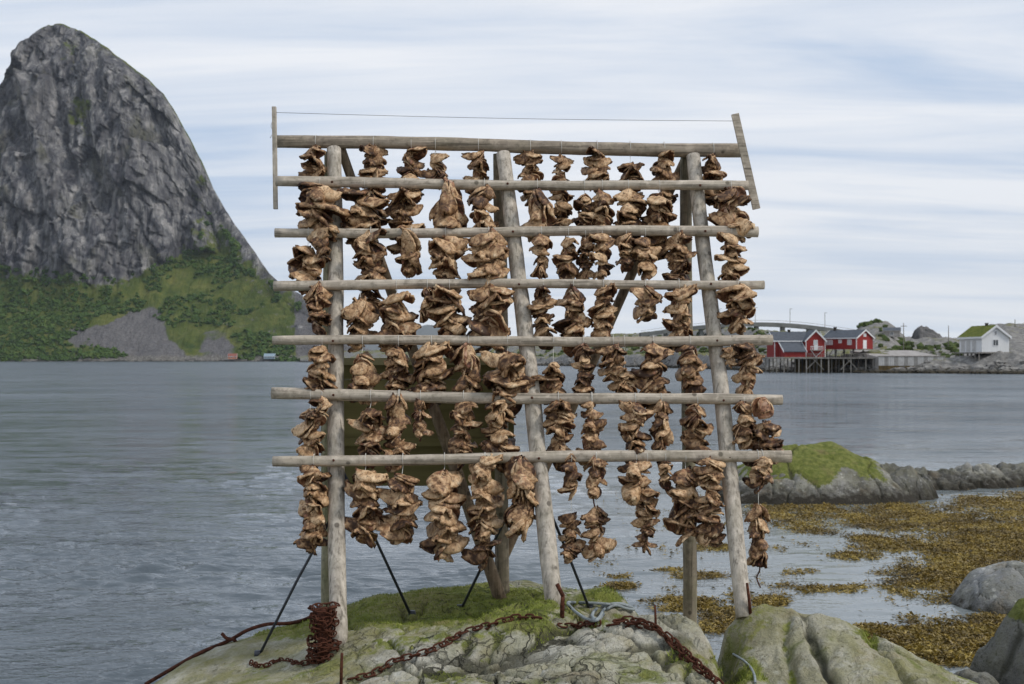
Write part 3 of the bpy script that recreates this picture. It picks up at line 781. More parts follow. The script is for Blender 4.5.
def build_mountain():
    nc, nr = 620, 460
    px = np.linspace(-420, 430, nc)
    top = np.interp(px, SIL[:, 0], SIL[:, 1]); clb = np.interp(px, CLB[:, 0], CLB[:, 1])
    kx = np.exp(-0.5 * (np.arange(-6, 7) / 3.0) ** 2); kx /= kx.sum()
    clb = np.convolve(np.pad(clb, 6, 'edge'), kx, 'valid')
    clb = np.maximum(clb, top + 2)
    slope_low, slope_cl = math.tan(math.radians(36)), math.tan(math.radians(66))
    zc = CZ + (HZ - clb) / F * 1790
    zc = np.maximum(zc, 1.0)
    Yc = Y0 + zc / slope_low
    zr = CZ + (HZ - top) / F * 2000
    for _ in range(8):
        Yr = Yc + 12 + np.maximum(zr - zc, 0) / slope_cl + 30 * sstep(0, 200, zr - zc)
        zr = CZ + (HZ - top) / F * Yr
    Ysm = np.convolve(np.pad(Yr, 12, 'edge'), np.ones(25) / 25, 'valid')
    X = (px - 512) / F * Ysm
    # profile: shore -> toe of cliff -> ridge -> far side
    rows = np.linspace(0, 1, nr)
    a, b = 0.30, 0.90
    T = rows[:, None] * np.ones((1, nc))
    t1 = np.clip(T / a, 0, 1); t2 = np.clip((T - a) / (b - a), 0, 1); t3 = np.clip((T - b) / (1 - b), 0, 1)
    Yg = Y0 + (Yc - Y0) * t1; Zg = -3 + (zc + 3) * t1 ** 1.25
    up = zr - zc; dY = Yr - Yc
    Yg = Yg + dY * (0.86 * t2 + 0.14 * t2 ** 5 * 1.0)
    Zg = Zg + up * (1 - (1 - t2) ** 1.12) * 1.0
    Yg = Yg + 260 * t3; Zg = Zg * (1 - 0.85 * t3 ** 1.5)
    Xg = np.ones((nr, 1)) * X[None]
    cl = sstep(0.02, 0.14, t2) * (1 - sstep(0.93, 1.0, t2) * 0.75) * (1 - sstep(0, 0.15, t3) * 0.5)
    # buttresses and gullies, leaning with the strata
    q = Xg + 0.36 * Zg
    big = ridged(q * 0.0055, Zg * 0.0016, 2.0, 3)
    mid = ridged(q * 0.017 + 3, Zg * 0.0042, 7.0, 4)
    dia = ridged((Xg - 0.9 * Zg) * 0.010, (Zg + 0.5 * Xg) * 0.004, 4.0, 3)
    fin = fbm(Xg * 0.06, Zg * 0.035, 3.0, 4)
    blk = ridged(q * 0.05, Zg * 0.018, 5.0, 3)
    wx_ = 7 * fbm(Xg * 0.02, Zg * 0.015, 1.3, 4); wz_ = 16 * fbm(Xg * 0.010, Zg * 0.008, 5.3, 3)
    f1, e1 = facets((Xg + 0.42 * Zg + wx_) / 48, (Zg - 0.55 * Xg + wz_) / 120, 1)
    f2, e2 = facets((Xg + 0.20 * Zg + 0.8 * wx_) / 19, (Zg - 0.5 * Xg + 0.6 * wz_) / 44, 2)
    f3, e3 = facets((Xg + 0.25 * Zg + 0.3 * wx_) / 7.5, (Zg - 0.3 * Xg) / 17, 3)
    gul = np.maximum(ridged(q * 0.0135 + 3, Zg * 0.0021, 7.0, 2) - 0.55, 0)
    disp = 12 * big + 5 * dia + 24 * f1 + 13.0 * f2 + 6.0 * f3 - 3.0 * e1 - 1.0 * e2 - 26 * gul + 4.0 * fin + 3.0 * blk
    amp = sstep(4, 110, up)[None] * cl * (1 - 0.45 * sstep(195, 240, px))[None]
    Yg = Yg - disp * amp
    Zg = Zg + 2.4 * fin * amp
    lowm = (1 - sstep(0.0, 0.1, t2)) * sstep(0.02, 0.15, t1)
    Zg = Zg + lowm * (9 * fbm(Xg * 0.012, Yg * 0.02, 2, 4) + 3.0 * fbm(Xg * 0.05, Yg * 0.05, 6, 4) + 5 * np.maximum(f2, 0) * sstep(0.3, 1, t1)) * np.clip(zc / 60, 0.1, 1)[None]
    Zg = Zg + (1 - sstep(0.02, 0.10, t1)) * (1.1 * fbm(Xg * 0.12, Yg * 0.12, 1, 3))
    # ridge line roughness
    Zg = Zg + 2.2 * fbm(Xg * 0.045, 0.3, 0.7, 3) * sstep(0.8, 1, t2) * (up > 30)[None]
    # how much turf a place carries
    pxg = 512 + (px[None] - 512) * Ysm[None] / (Y0 + (Yr - Y0)[None] * 0 + np.clip(Yg, Y0, None) - Y0)
    dz_t = np.gradient(Zg, axis=0); dy_t = np.gradient(Yg, axis=0)
    flat = sstep(1.4, 0.5, dz_t / np.maximum(np.abs(dy_t), 1e-3))
    rt = sstep(185, 235, pxg)
    turf = (1 - sstep(0.0, 0.16, t2)) * (1.0 - 0.30 * rt)
    turf = np.maximum(turf, sstep(150, 215, pxg) * (0.60 - 0.26 * sstep(0.1, 0.8, t2)))
    turf = np.maximum(turf, 0.62 * sstep(0.965, 1.0, t2) * sstep(0, 60, up)[None] * (1 - 0.3 * rt))
    ledge = ((T - a) / (b - a))
    turf = turf + 0.30 * sstep(0.0, 0.5, -dia) * cl * sstep(0.3, 0.6, fbm(Xg * 0.01, Zg * 0.01, 9, 2) + 0.35) * flat
    # slanting green ramp on the upper left face
    rp_ = np.exp(-((pxg - (62 + 60 * (1 - t2))) / (13 + 26 * (1 - t2))) ** 2) * sstep(0.45, 0.6, t2) * (1 - sstep(0.9, 0.97, t2))
    turf = turf + 0.42 * rp_ + 0.22 * sstep(0.1, 0.5, fbm(Xg * 0.012, Zg * 0.012, 17, 3)) * cl
    sc = np.exp(-((pxg - 152 + 30 * t1) / (44 - 34 * t1)) ** 4) * (1 - sstep(0.6, 0.9, t1)) + 0.85 * np.exp(-((pxg - 218) / (24 - 20 * t1)) ** 4) * (1 - sstep(0.25, 0.5, t1)) + 0.75 * np.exp(-((pxg - 92) / (20 + 14 * t1)) ** 4) * sstep(0.2, 0.4, t1) * (1 - sstep(0.55, 0.8, t1))
    sc = sc + 0.9 * sstep(288, 300, pxg) + 0.36 * fbm(Xg * 0.025, Yg * 0.035, 3, 4)
    Vv = np.stack([Xg, Yg, Zg], -1).reshape(-1, 3)
    me = npmesh('mountain', Vv, grid_faces(nr, nc)[:, ::1])
    add_attr(me, 'turf', turf); add_attr(me, 'scree', sc)
    tag(mesh_obj('mountain', me, rock_face()), kind='structure')
    # birch scrub on the lower slopes
    r = np.random.default_rng(8)
    okm = (t2 < 0.10) & (t1 > 0.10) & (pxg > -120) & (pxg < 300)
    dens = fbm(Xg * 0.012 + 5, Yg * 0.02, 8, 4) * 1.0 + 0.75 * sstep(110, 60, pxg) + 0.30 * sstep(0.55, 0.95, t1) * sstep(205, 190, pxg) - 0.75 * np.clip(sc, 0, 1) + 0.16 * sstep(0.3, 0.05, t1)
    okm &= dens > 0.06
    okm2 = (t2 > 0.1) & (t2 < 0.6) & (pxg > 200) & (pxg < 300) & (fbm(Xg * 0.03, Zg * 0.03, 4, 3) > 0.25)
    idx = np.where(okm.ravel())[0]; idx2 = np.where(okm2.ravel())[0]
    pk = np.concatenate([r.choice(idx, 3600), r.choice(idx2, 260) if len(idx2) else []]).astype(int)
    ico = bmesh.new(); bmesh.ops.create_icosphere(ico, subdivisions=2, radius=1)
    iv = np.array([list(q.co) for q in ico.verts]); fi_ = np.array([[q.index for q in f.verts] for f in ico.faces]); ico.free()
    n = len(pk); s = r.uniform(1.3, 3.4, n)
    nz = 1 + 0.42 * r.normal(size=(n, len(iv)))
    VV = Vv[pk][:, None, :] + iv[None] * nz[..., None] * s[:, None, None] * np.array([1.15, 1.15, 1.0]) + np.array([0, 0, 1.0])
    FF = fi_[None] + (np.arange(n) * len(iv))[:, None, None]
    sm_ = M('birch scrub', 0.85, 0.15); v = sm_.coord('World')
    sm_.color(sm_.ramp(sm_.noise(v, 0.06, 4, 0.7), [(0.3, (0.028, 0.056, 0.014)), (0.52, (0.055, 0.095, 0.020)), (0.75, (0.105, 0.135, 0.032))]))
    m2 = npmesh('scrub', VV.reshape(-1, 3), FF.reshape(-1, 3), False)
    tag(mesh_obj('scrub', m2, sm_.m), 'green birch scrub covering the foot of the mountain', 'scrub', kind='stuff')
build_mountain()

# far blue range seen through the rack
def build_far():
    n = 120; px = np.linspace(330, 640, n)
    top = 345 - 20 * np.exp(-((px - 428) / 26) ** 2) - 9 * np.exp(-((px - 470) / 24) ** 2) - 6 * np.exp(-((px - 385) / 20) ** 2) - 8 * np.exp(-((px - 560) / 50) ** 2)
    top = top + 2.0 * fbm(px * 0.08, 0.2, 0.4, 4) + 12 * sstep(600, 640, px) + 12 * sstep(350, 330, px)
    rows = np.array([-0.5, 0.0, 0.3, 0.6, 0.85, 1.0, 1.3]); Yd = 11000.0
    X = np.ones((len(rows), 1)) * ((px - 512) / F * Yd)[None]
    h = (HZ - top) / F * Yd
    Z = np.array([-40, -5, .25, .58, .85, 1.0, .2])[:, None] * np.where(np.array([1, 1, 0, 0, 0, 0, 0])[:, None] > 0, 1, h[None])
    Y = Yd + np.array([-900, -700, -450, -250, -90, 0, 700])[:, None] + 60 * fbm(X * 0.002, Z * 0.004, 1, 4)
    me = npmesh('far_hills', np.stack([X, Y, Z], -1).reshape(-1, 3), grid_faces(len(rows), n))
    tag(mesh_obj('far_hills', me, plain('far hill rock', (0.07, 0.075, 0.07), (0.13, 0.135, 0.12), 0.002, 0.95, 0.1, 0)), kind='structure')
build_far()

# ------------------------------------------------------------------ low village shore on the right
SHY = np.array([(300,362.2),(380,363.2),(430,364.2),(560,366),(650,367.4),(720,369.5),(770,372),(860,373),(1024,374.2),(1300,376)], float)
SKY_ = np.array([(300,357),(350,351),(380,352),(430,354),(480,349),(540,344),(590,338),(610,336),(640,334),(680,331),(720,329.5),(760,332),(790,334),(830,335),(852,334),(862,327),(875,323),(888,324),(897,331),(905,340),(960,341),(975,336),(990,328),(1010,326.5),(1040,328),(1100,322),(1300,330)], float)
def shore_depth(px): return CZ * F / (np.interp(px, SHY[:, 0], SHY[:, 1]) - HZ)
def build_bank():
    nc, nd = 700, 90
    px = np.linspace(300, 1300, nc)
    ys = shore_depth(px)
    d = np.concatenate([np.linspace(-6, 14, 26), np.linspace(15, 130, 50), np.linspace(140, 330, 14)])
    D, PX = np.meshgrid(d, px, indexing='ij')
    dep = np.interp(px, [300, 650, 770, 1300], [1.6, 1.25, 1.0, 0.9])[None]
    Y = ys[None] + D * dep
    X = (PX - 512) / F * Y
    yr = ys + 110 * dep[0]
    zr = CZ + (HZ - np.interp(px, SKY_[:, 0], SKY_[:, 1])) / F * yr
    prof = np.where(D < 0, D * 0.15, np.where(D < 110, 0.30 * sstep(0, 14, D) + 0.70 * sstep(30, 110, D), 1 - 0.8 * sstep(110, 330, D)))
    Z = prof * np.where(D < 0, 3, np.maximum(zr, 4))[...] if False else np.where(D < 0, D * 0.25, prof * np.maximum(zr, 3.0)[None])
    on = sstep(0, 6, D)
    Z = Z + on * (0.9 * fbm(X * 0.05, Y * 0.05, 1, 4) + 0.5 * ridged(X * 0.14, Y * 0.14, 4, 3)) * np.clip(zr / 8, 0.4, 1.3)[None]
    Z = Z + 0.6 * fbm(X * 0.3, Y * 0.3, 4, 3) * sstep(-3, 2, D) * (1 - sstep(10, 25, D))
    m = M('village shore', 0.95, 0.2)
    v = m.coord('World')
    n_ = m.noise(v, 0.12, 6, 0.68); f_ = m.noise(v, 0.7, 5, 0.7)
    rk = m.ramp(f_, [(0.3, (0.10, 0.095, 0.085)), (0.5, (0.20, 0.19, 0.175)), (0.72, (0.34, 0.32, 0.29))])
    gr = m.ramp(f_, [(0.3, (0.05, 0.065, 0.02)), (0.5, (0.14, 0.14, 0.045)), (0.75, (0.24, 0.20, 0.075))])
    turf = m.math('ADD', m.rng(m.normal_z(), 0.80, 0.985, -0.15, 0.38), n_)
    turf = m.math('SUBTRACT', turf, m.rng(m.pos(0), 100, 125, 0, 0.16))
    c = m.mix(m.rng(turf, 0.74, 0.88), rk, gr)
    z_ = m.math('ADD', m.pos(2), m.rng(f_, 0.3, 0.7, -0.7, 0.7))
    c = m.mix(m.rng(z_, 2.2, 3.4, 1, 0), c, rk)
    c = m.mix(m.rng(z_, 0.9, 1.7, 1, 0), c, (0.035, 0.030, 0.018))
    m.color(c)
    m.bump(f_, 0.8, 0.6)
    me = npmesh('village_shore', np.stack([X, Y, Z], -1).reshape(-1, 3), grid_faces(len(d), nc))
    tag(mesh_obj('village_shore', me, m.m), kind='structure')
    V = np.stack([X, Y, Z], -1).reshape(-1, 3)
    tree_ = BVHTree.FromPolygons([Vector(q) for q in V], grid_faces(len(d), nc).tolist())
    # loose stones along the tide line
    r = np.random.default_rng(14)
    n = 1500
    ppx = r.uniform(440, 1060, n); dd = np.abs(r.normal(0.5, 2.6, n)) * np.interp(ppx, [440, 770, 1060], [1.6, 1, 1])
    Yy = shore_depth(ppx) + dd; Xx = (ppx - 512) / F * Yy
    ico = bmesh.new(); bmesh.ops.create_icosphere(ico, subdivisions=1, radius=1)
    iv = np.array([list(q.co) for q in ico.verts]); fi_ = np.array([[q.index for q in f.verts] for f in ico.faces]); ico.free()
    zz_ = np.array([(tree_.ray_cast(Vector((a, b, 80)), Vector((0, 0, -1)))[0] or Vector((0, 0, 0))).z for a, b in zip(Xx, Yy)])
    s = r.uniform(0.3, 1.0, n) * np.interp(ppx, [440, 770, 1060], [1.5, 1, 1])
    VV = np.stack([Xx, Yy, zz_], -1)[:, None] + iv[None] * (1 + 0.25 * r.normal(size=(n, len(iv))))[..., None] * s[:, None, None] * np.array([1.3, 1, 0.75])
    me = npmesh('shore_stones', VV.reshape(-1, 3), (fi_[None] + (np.arange(n) * len(iv))[:, None, None]).reshape(-1, 3), False)
    ms = M('tide line stone', 0.9, 0.2); v = ms.coord('World')
    c = ms.ramp(ms.noise(v, 0.5, 3), [(0.35, (0.09, 0.085, 0.08)), (0.65, (0.30, 0.285, 0.26))])
    c = ms.mix(ms.rng(ms.pos(2), 0.5, 1.4, 1, 0), c, (0.04, 0.033, 0.02)); ms.color(c)
    tag(mesh_obj('shore_stones', me, ms.m), 'loose grey stones along the tide line of the village shore', 'stones', kind='stuff')
    # bushes on the hill and bank
    n = 356
    ppx = np.concatenate([r.normal(868, 5, 26), r.uniform(600, 770, 200), r.uniform(880, 960, 70), r.uniform(450, 600, 60)])
    dd = np.concatenate([r.uniform(85, 112, 26), r.uniform(25, 108, 200), r.uniform(30, 80, 70), r.uniform(25, 100, 60)])
    Yy = shore_depth(ppx) + dd; Xx = (ppx - 512) / F * Yy
    zz_ = np.array([(tree_.ray_cast(Vector((a, b, 80)), Vector((0, 0, -1)))[0] or Vector((0, 0, 0))).z for a, b in zip(Xx, Yy)])
    s = r.uniform(0.4, 1.25, n) * np.interp(ppx, [440, 770, 1060], [1.7, 1, 1])
    VV = np.stack([Xx, Yy, zz_ + 0.4], -1)[:, None] + iv[None] * (1 + 0.3 * r.normal(size=(n, len(iv))))[..., None] * s[:, None, None] * np.array([1.3, 1.1, 0.9])
    me = npmesh('bushes', VV.reshape(-1, 3), (fi_[None] + (np.arange(n) * len(iv))[:, None, None]).reshape(-1, 3), False)
    tag(mesh_obj('bushes', me, plain('bush leaves', (0.03, 0.05, 0.015), (0.10, 0.12, 0.04), 0.8, 0.9, 0.1, 0)), 'low green bushes scattered over the village shore', 'bushes', kind='stuff')
    return tree_
BANK = build_bank()
def bank_z(x, y):
    h = BANK.ray_cast(Vector((x, y, 120)), Vector((0, 0, -1)))[0]
    return h.z if h else 0.0

def boards(name, c1, c2, axis_scale=(6, 6, 0.3)):
    m = M(name, 0.8, 0.25); v = m.coord('Object', axis_scale)
    m.color(m.ramp(m.noise(v, 1.0, 3), [(0.3, c1), (0.7, c2)]))
    return m.m
RED = boards('red painted boards', (0.20, 0.020, 0.018), (0.29, 0.036, 0.030))
WHITE = boards('white painted boards', (0.62, 0.62, 0.61), (0.76, 0.76, 0.75))
SLATE = plain('slate grey roof', (0.055, 0.062, 0.075), (0.095, 0.105, 0.12), 1.5, 0.7)
GLASS = plain('dark window glass', (0.03, 0.035, 0.04), (0.06, 0.07, 0.08), 0.6, 0.1, 0.6, 0)
PALE_PANE = plain('pale curtained window', (0.40, 0.42, 0.43), (0.55, 0.56, 0.56), 0.6, 0.3, 0.5, 0)
QUAY_WOOD = plain('grey quay timber', (0.13, 0.12, 0.10), (0.30, 0.28, 0.25), 1.2, 0.9, 0.2, 0.2, 0.02, (1, 1, 0.2))
WEEDY = plain('weed stained timber', (0.05, 0.035, 0.015), (0.16, 0.11, 0.04), 1.2, 0.9)
CONCRETE = plain('weathered concrete', (0.24, 0.22, 0.20), (0.40, 0.37, 0.34), 0.5, 0.9)
BRIDGE = plain('grey bridge concrete', (0.13, 0.135, 0.125), (0.21, 0.21, 0.195), 0.3, 0.9)
DARKWOOD = plain('tarred dark timber', (0.02, 0.018, 0.015), (0.06, 0.05, 0.04), 2.0, 0.9)
TURF = plain('turf roof', (0.075, 0.105, 0.018), (0.19, 0.19, 0.045), 1.4, 0.95, 0.1, 0.8, 0.15)

def window(parent, frame_mat, pane_mat, x, y, z, wd, ht, face):
    """a framed window with a pane and a glazing bar on wall 'front' (y = const) or 'side' (x = const)"""
    f = B(); g = B(); t = 0.12
    if face == 'front':
        for q in ((x - wd/2 - t, x - wd/2, z - ht/2 - t, z + ht/2 + t), (x + wd/2, x + wd/2 + t, z - ht/2 - t, z + ht/2 + t), (x - wd/2, x + wd/2, z + ht/2, z + ht/2 + t), (x - wd/2, x + wd/2, z - ht/2 - t, z - ht/2), (x - 0.04, x + 0.04, z - ht/2, z + ht/2)):
            f.box(q[0], q[1], y - 0.09, y + 0.01, q[2], q[3])
        g.box(x - wd/2, x + wd/2, y - 0.04, y + 0.01, z - ht/2, z + ht/2)
    else:
        s = 1 if face == 'right' else -1
        for q in ((y - wd/2 - t, y - wd/2, z - ht/2 - t, z + ht/2 + t), (y + wd/2, y + wd/2 + t, z - ht/2 - t, z + ht/2 + t), (y - wd/2, y + wd/2, z + ht/2, z + ht/2 + t), (y - wd/2, y + wd/2, z - ht/2 - t, z - ht/2), (y - 0.04, y + 0.04, z - ht/2, z + ht/2)):
            f.box(min(x - 0.01 * s, x + 0.09 * s), max(x - 0.01 * s, x + 0.09 * s), q[0], q[1], q[2], q[3])
        g.box(min(x - 0.01 * s, x + 0.04 * s), max(x - 0.01 * s, x + 0.04 * s), y - wd/2, y + wd/2, z - ht/2, z + ht/2)
    wv = f.build('window', frame_mat, parent)
    g.build('pane', pane_mat, wv)
    return wv
def door(parent, mat, x, y, z0, wd, ht, face):
    d_ = B()
    if face == 'front': d_.box(x - wd/2, x + wd/2, y - 0.08, y + 0.01, z0, z0 + ht)
    else:
        s = 1 if face == 'right' else -1
        d_.box(min(x - 0.01 * s, x + 0.08 * s), max(x - 0.01 * s, x + 0.08 * s), y - wd/2, y + wd/2, z0, z0 + ht)
    return d_.build('door', mat, parent)
def house(name, label, origin, rz, L, W, he, hr, wall_m, roof_m, trim_m, ov=0.35, rt=0.18, cat='house', chim=None):
    t = empty(name, origin, label, cat, rz=rz)
    b = B(); b.prism([(0, 0), (W, 0), (W, he), (W / 2, hr), (0, he)], 0, L, 'x'); b.build('wall', wall_m, t)
    sl = (hr - he) / (W / 2)
    r_ = B()
    for s in (0, 1):
        y0 = -ov; z0 = he - sl * ov
        pr = [(y0, z0 + 0.02), (W / 2, hr + 0.02), (W / 2, hr + 0.02 + rt), (y0, z0 + 0.02 + rt)]
        if s: pr = [(W - a, z) for a, z in pr]
        r_.prism(pr, -ov, L + ov, 'x')
    rf = r_.build('roof', roof_m, t)
    for xx in (-ov - 0.08, L + ov):
        k_ = B()
        for s in (0, 1):
            pr = [(-ov, he - sl * ov - 0.18), (W / 2, hr - 0.18), (W / 2, hr + rt + 0.04), (-ov, he - sl * ov + rt + 0.04)]
            if s: pr = [(W - a, z) for a, z in pr]
            k_.prism(pr, xx, xx + 0.08, 'x')
        k_.build('bargeboard', trim_m, t)
    k_ = B(); k_.box(-ov, L + ov, -ov - 0.08, -ov - 0.005, he - sl * ov - 0.1, he - sl * ov + rt); k_.build('fascia', trim_m, t)
    for xx in (-0.04, L - 0.14):
        k_ = B(); k_.box(xx, xx + 0.18, -0.05, 0.10, 0, he - 0.1); k_.build('corner_board', trim_m, t)
    if chim:
        k_ = B(); k_.box(chim[0] - 0.3, chim[0] + 0.3, W / 2 - 0.3, W / 2 + 0.3, hr - 0.4, hr + chim[1]); k_.box(chim[0] - 0.38, chim[0] + 0.38, W / 2 - 0.38, W / 2 + 0.38, hr + chim[1], hr + chim[1] + 0.12)
        k_.build('chimney', DARKWOOD, rf)
    return t

def village():
    Yq = 322.0; mpp = Yq / F
    dz = lambda py, Y=Yq: CZ + (HZ - py) / F * Y
    # right-hand cabin: long side and right gable seen
    th = math.radians(53)
    L, W = 11.0, 7.0
    c0 = P(856.5, 349, 318)                      # nearest corner
    org = c0 + Vector((-math.cos(th) * L, math.sin(th) * L, 0)); org.z = dz(349, 318)
    he = 11.5 * 318 / F; hr = 19.0 * 318 / F
    r1 = house('red_cabin', 'red wooden cabin with slate roof and white door in its right gable', org, -th, L, W, he, hr, RED, SLATE, WHITE, chim=(L * 0.12, 0.9))
    window(r1, WHITE, PALE_PANE, L * 0.20, 0, he * 0.60, 1.9, 1.1, 'front')
    window(r1, WHITE, PALE_PANE, L * 0.52, 0, he * 0.68, 0.8, 0.7, 'front')
    window(r1, WHITE, PALE_PANE, L * 0.80, 0, he * 0.60, 1.1, 1.2, 'front')
    window(r1, WHITE, PALE_PANE, L, W * 0.5, he * 1.22, 0.9, 0.6, 'right')
    door(r1, WHITE, L, W * 0.5, 0.1, 1.5, 2.3, 'right')
    bl = B(); bl.box(L, L + 1.0, W * 0.15, W * 0.95, -0.15, 0.0); bl.build('balcony', QUAY_WOOD, r1)
    for xx in (0.1, 0.35, 0.6, 0.9):
        for yy in (0.15, W * 0.6):
            k_ = B(); k_.box(L * xx - 0.1, L * xx + 0.1, yy, yy + 0.2, -2.3, 0); k_.build('stilt', DARKWOOD, r1)
    for xx in (0.15, 0.5, 0.8):
        k_ = B(); k_.beam((L * xx, 0.1, -2.2), (L * xx + 1.6, 0.1, -0.05), 0.14); k_.build('brace', QUAY_WOOD, r1)
    # left-hand cabin with cross gable and lean-to
    ph = math.radians(4.5)
    L2, W2 = 13.2, 7.0
    c1 = P(774.5, 357, 319); zb = dz(357, 319)
    he2 = 16.5 * 319 / F; hr2 = 25.0 * 319 / F
    r2 = house('red_cabin', 'red wooden cabin with a tall front gable and a lean-to, left of the other', Vector((c1.x, c1.y, zb)), ph, L2, W2, he2, hr2, RED, SLATE, WHITE, chim=(L2 * 0.38, 0.6))
    gx0, gx1 = 29 * mpp / math.cos(ph), 48.5 * mpp / math.cos(ph); gw = gx1 - gx0; gd = 2.2
    b = B(); b.prism([(gx0, 0), (gx1, 0), (gx1, he2), ((gx0 + gx1) / 2, hr2 + 0.35), (gx0, he2)], -gd, W2 * 0.5); wg = b.build('front_gable', RED, r2)
    k_ = B(); mxg = (gx0 + gx1) / 2; sl = (hr2 + 0.35 - he2) / (gw / 2)
    for s in (-1, 1):
        k_.prism([(mxg, hr2 + 0.37), (mxg + s * (gw / 2 + 0.35), he2 - 0.35 * sl + 0.02), (mxg + s * (gw / 2 + 0.35), he2 - 0.35 * sl + 0.22), (mxg, hr2 + 0.57)], -gd - 0.3, W2 * 0.5)
    k_.build('gable_roof', SLATE, r2)
    k_ = B()
    for s in (-1, 1):
        k_.prism([(mxg, hr2 + 0.12), (mxg + s * (gw / 2 + 0.35), he2 - 0.35 * sl - 0.2), (mxg + s * (gw / 2 + 0.35), he2 - 0.35 * sl + 0.26), (mxg, hr2 + 0.61)], -gd - 0.4, -gd - 0.31)
    k_.build('bargeboard', WHITE, r2)
    for xx in (gx0 - 0.03, gx1 - 0.13):
        k_ = B(); k_.box(xx, xx + 0.16, -gd - 0.05, -gd + 0.1, 0, he2); k_.build('corner_board', WHITE, r2)
    window(r2, WHITE, PALE_PANE, mxg, -gd, he2 * 0.86, 0.9, 1.2, 'front')
    door(r2, WHITE, mxg + 0.1, -gd, he2 * 0.42, 1.0, 1.3, 'front')
    k_ = B(); k_.box(mxg - 1.7, mxg + 1.7, -gd - 1.2, -gd - 0.002, he2 * 0.38, he2 * 0.42); k_.build('balcony', QUAY_WOOD, r2)
    k_ = B()
    for i in range(9): k_.box(mxg - 1.66 + i * 0.4, mxg - 1.56 + i * 0.4, -gd - 1.18, -gd - 1.1, he2 * 0.42, he2 * 0.62)
    k_.box(mxg - 1.7, mxg + 1.7, -gd - 1.2, -gd - 1.08, he2 * 0.62, he2 * 0.65); k_.build('railing', WHITE, r2)
    for s in (-1, 1):
        k_ = B(); k_.beam((mxg, -gd - 0.15, 0.05), (mxg + s * 1.5, -gd - 1.0, he2 * 0.38), 0.14); k_.build('brace', WHITE, r2)
    # lean-to
    lx0, lx1 = 1.4, 7.0
    k_ = B(); k_.prism([(-4.2, 0.0), (-0.003, 0.0), (-0.003, 3.9), (-4.2, 1.5)], lx0, lx1, 'x'); ln = k_.build('lean_to', RED, r2)
    k_ = B(); k_.prism([(-4.6, 1.30), (-0.003, 3.92), (-0.003, 4.12), (-4.6, 1.50)], lx0 - 0.25, lx1 + 0.25, 'x'); k_.build('lean_to_roof', SLATE, ln)
    for xx in (lx0 - 0.36, lx1 + 0.26):
        k_ = B(); k_.prism([(-4.6, 1.15), (-0.02, 3.75), (-0.02, 4.16), (-4.6, 1.55)], xx, xx + 0.1, 'x'); k_.build('bargeboard', WHITE, ln)
    # timber quay on piles under the cabins
    xq0, xq1 = (758 - 512) * mpp, (861 - 512) * mpp; yq0 = 309.5; zt = dz(357.5, 311)
    q = empty('quay', (xq0, yq0, 0), 'grey timber quay on tall piles under the red cabins', 'quay')
    k_ = B(); k_.box(0, xq1 - xq0, 0, 12, zt - 0.3, zt); k_.build('deck', QUAY_WOOD, q)
    n = 15
    for i in range(n):
        xx = 0.4 + (xq1 - xq0 - 0.8) * i / (n - 1)
        for yy in (0.3, 4.5):
            k_ = B(); k_.box(xx - 0.13, xx + 0.13, yy - 0.13, yy + 0.13, -1.0, zt - 0.3); k_.build('pile', QUAY_WOOD if (i + int(yy)) % 3 else DARKWOOD, q)
    for i in range(6):
        xx = 1.2 + i * 4.4
        k_ = B(); k_.beam((xx, 0.12, 0.9), (xx + 2.6 * (-1) ** i, 0.12, zt - 0.5), 0.16); k_.build('brace', QUAY_WOOD, q)
    k_ = B(); k_.box(9, xq1 - xq0 - 0.2, 9.0, 9.4, -1, zt - 0.35); k_.build('back_wall', WEEDY, q)
    k_ = B()
    for i in range(30): k_.box(10 + i * 0.55, 10.08 + i * 0.55, 0.05, 0.13, zt, zt + 0.9)
    k_.box(10, 26.2, 0.03, 0.15, zt + 0.9, zt + 1.0); k_.build('railing', QUAY_WOOD, q)
    # concrete jetty with a plank-clad front
    xj0, xj1 = (861 - 512) * mpp, (924.5 - 512) * mpp; zj = dz(357, 309)
    j = empty('jetty', (xj0, 306.5, 0), 'concrete jetty faced with pale vertical planks beside the timber quay', 'jetty')
    k_ = B(); Lj = xj1 - xj0
    k_.poly([(0, 0.2, -1), (Lj, 0.2, -1), (Lj, 26, -1), (0, 26, -1), (0, 0.2, zj), (Lj, 0.2, zj), (Lj, 26, zj + 1.9), (0, 26, zj + 1.9)], [(0, 3, 2, 1), (4, 5, 6, 7), (0, 1, 5, 4), (1, 2, 6, 5), (2, 3, 7, 6), (3, 0, 4, 7)])
    k_.build('slab', CONCRETE, j)
    n = 34
    PL = [plain('jetty plank a', (0.42, 0.41, 0.39), (0.56, 0.55, 0.53), 1.0, 0.9), plain('jetty plank b', (0.24, 0.23, 0.21), (0.36, 0.35, 0.33), 1.0, 0.9)]
    for i in range(n):
        k_ = B(); x0 = Lj * i / n; k_.box(x0 + 0.04, x0 + Lj / n - 0.04, 0.0 + 0.03 * (i % 2), 0.19, 1.9, zj + 0.05); k_.build('plank', PL[(i * 7 % 5) % 2], j)
    k_ = B(); k_.box(0.0, Lj, 0.06, 0.18, -1, 1.88); k_.build('weedy_foot', WEEDY, j)
    k_ = B(); k_.box(-0.1, Lj + 0.1, -0.08, 0.5, zj + 0.06, zj + 0.3); k_.build('edge_beam', QUAY_WOOD, j)
    # white boathouse with turf roof
    tb = math.radians(8)
    cw = P(982, 352, 300); Lw, Ww = 11.0, 7.25
    # ridge runs away from us: its gable is the front, so build it with x along the long side
    rz = math.pi / 2 + tb
    ow = cw.copy()
    rzw = rz + math.pi                        # x axis points from far end of the long wall to the near corner
    ax = Vector((math.cos(rz), math.sin(rz), 0))
    ow = cw + ax * Lw
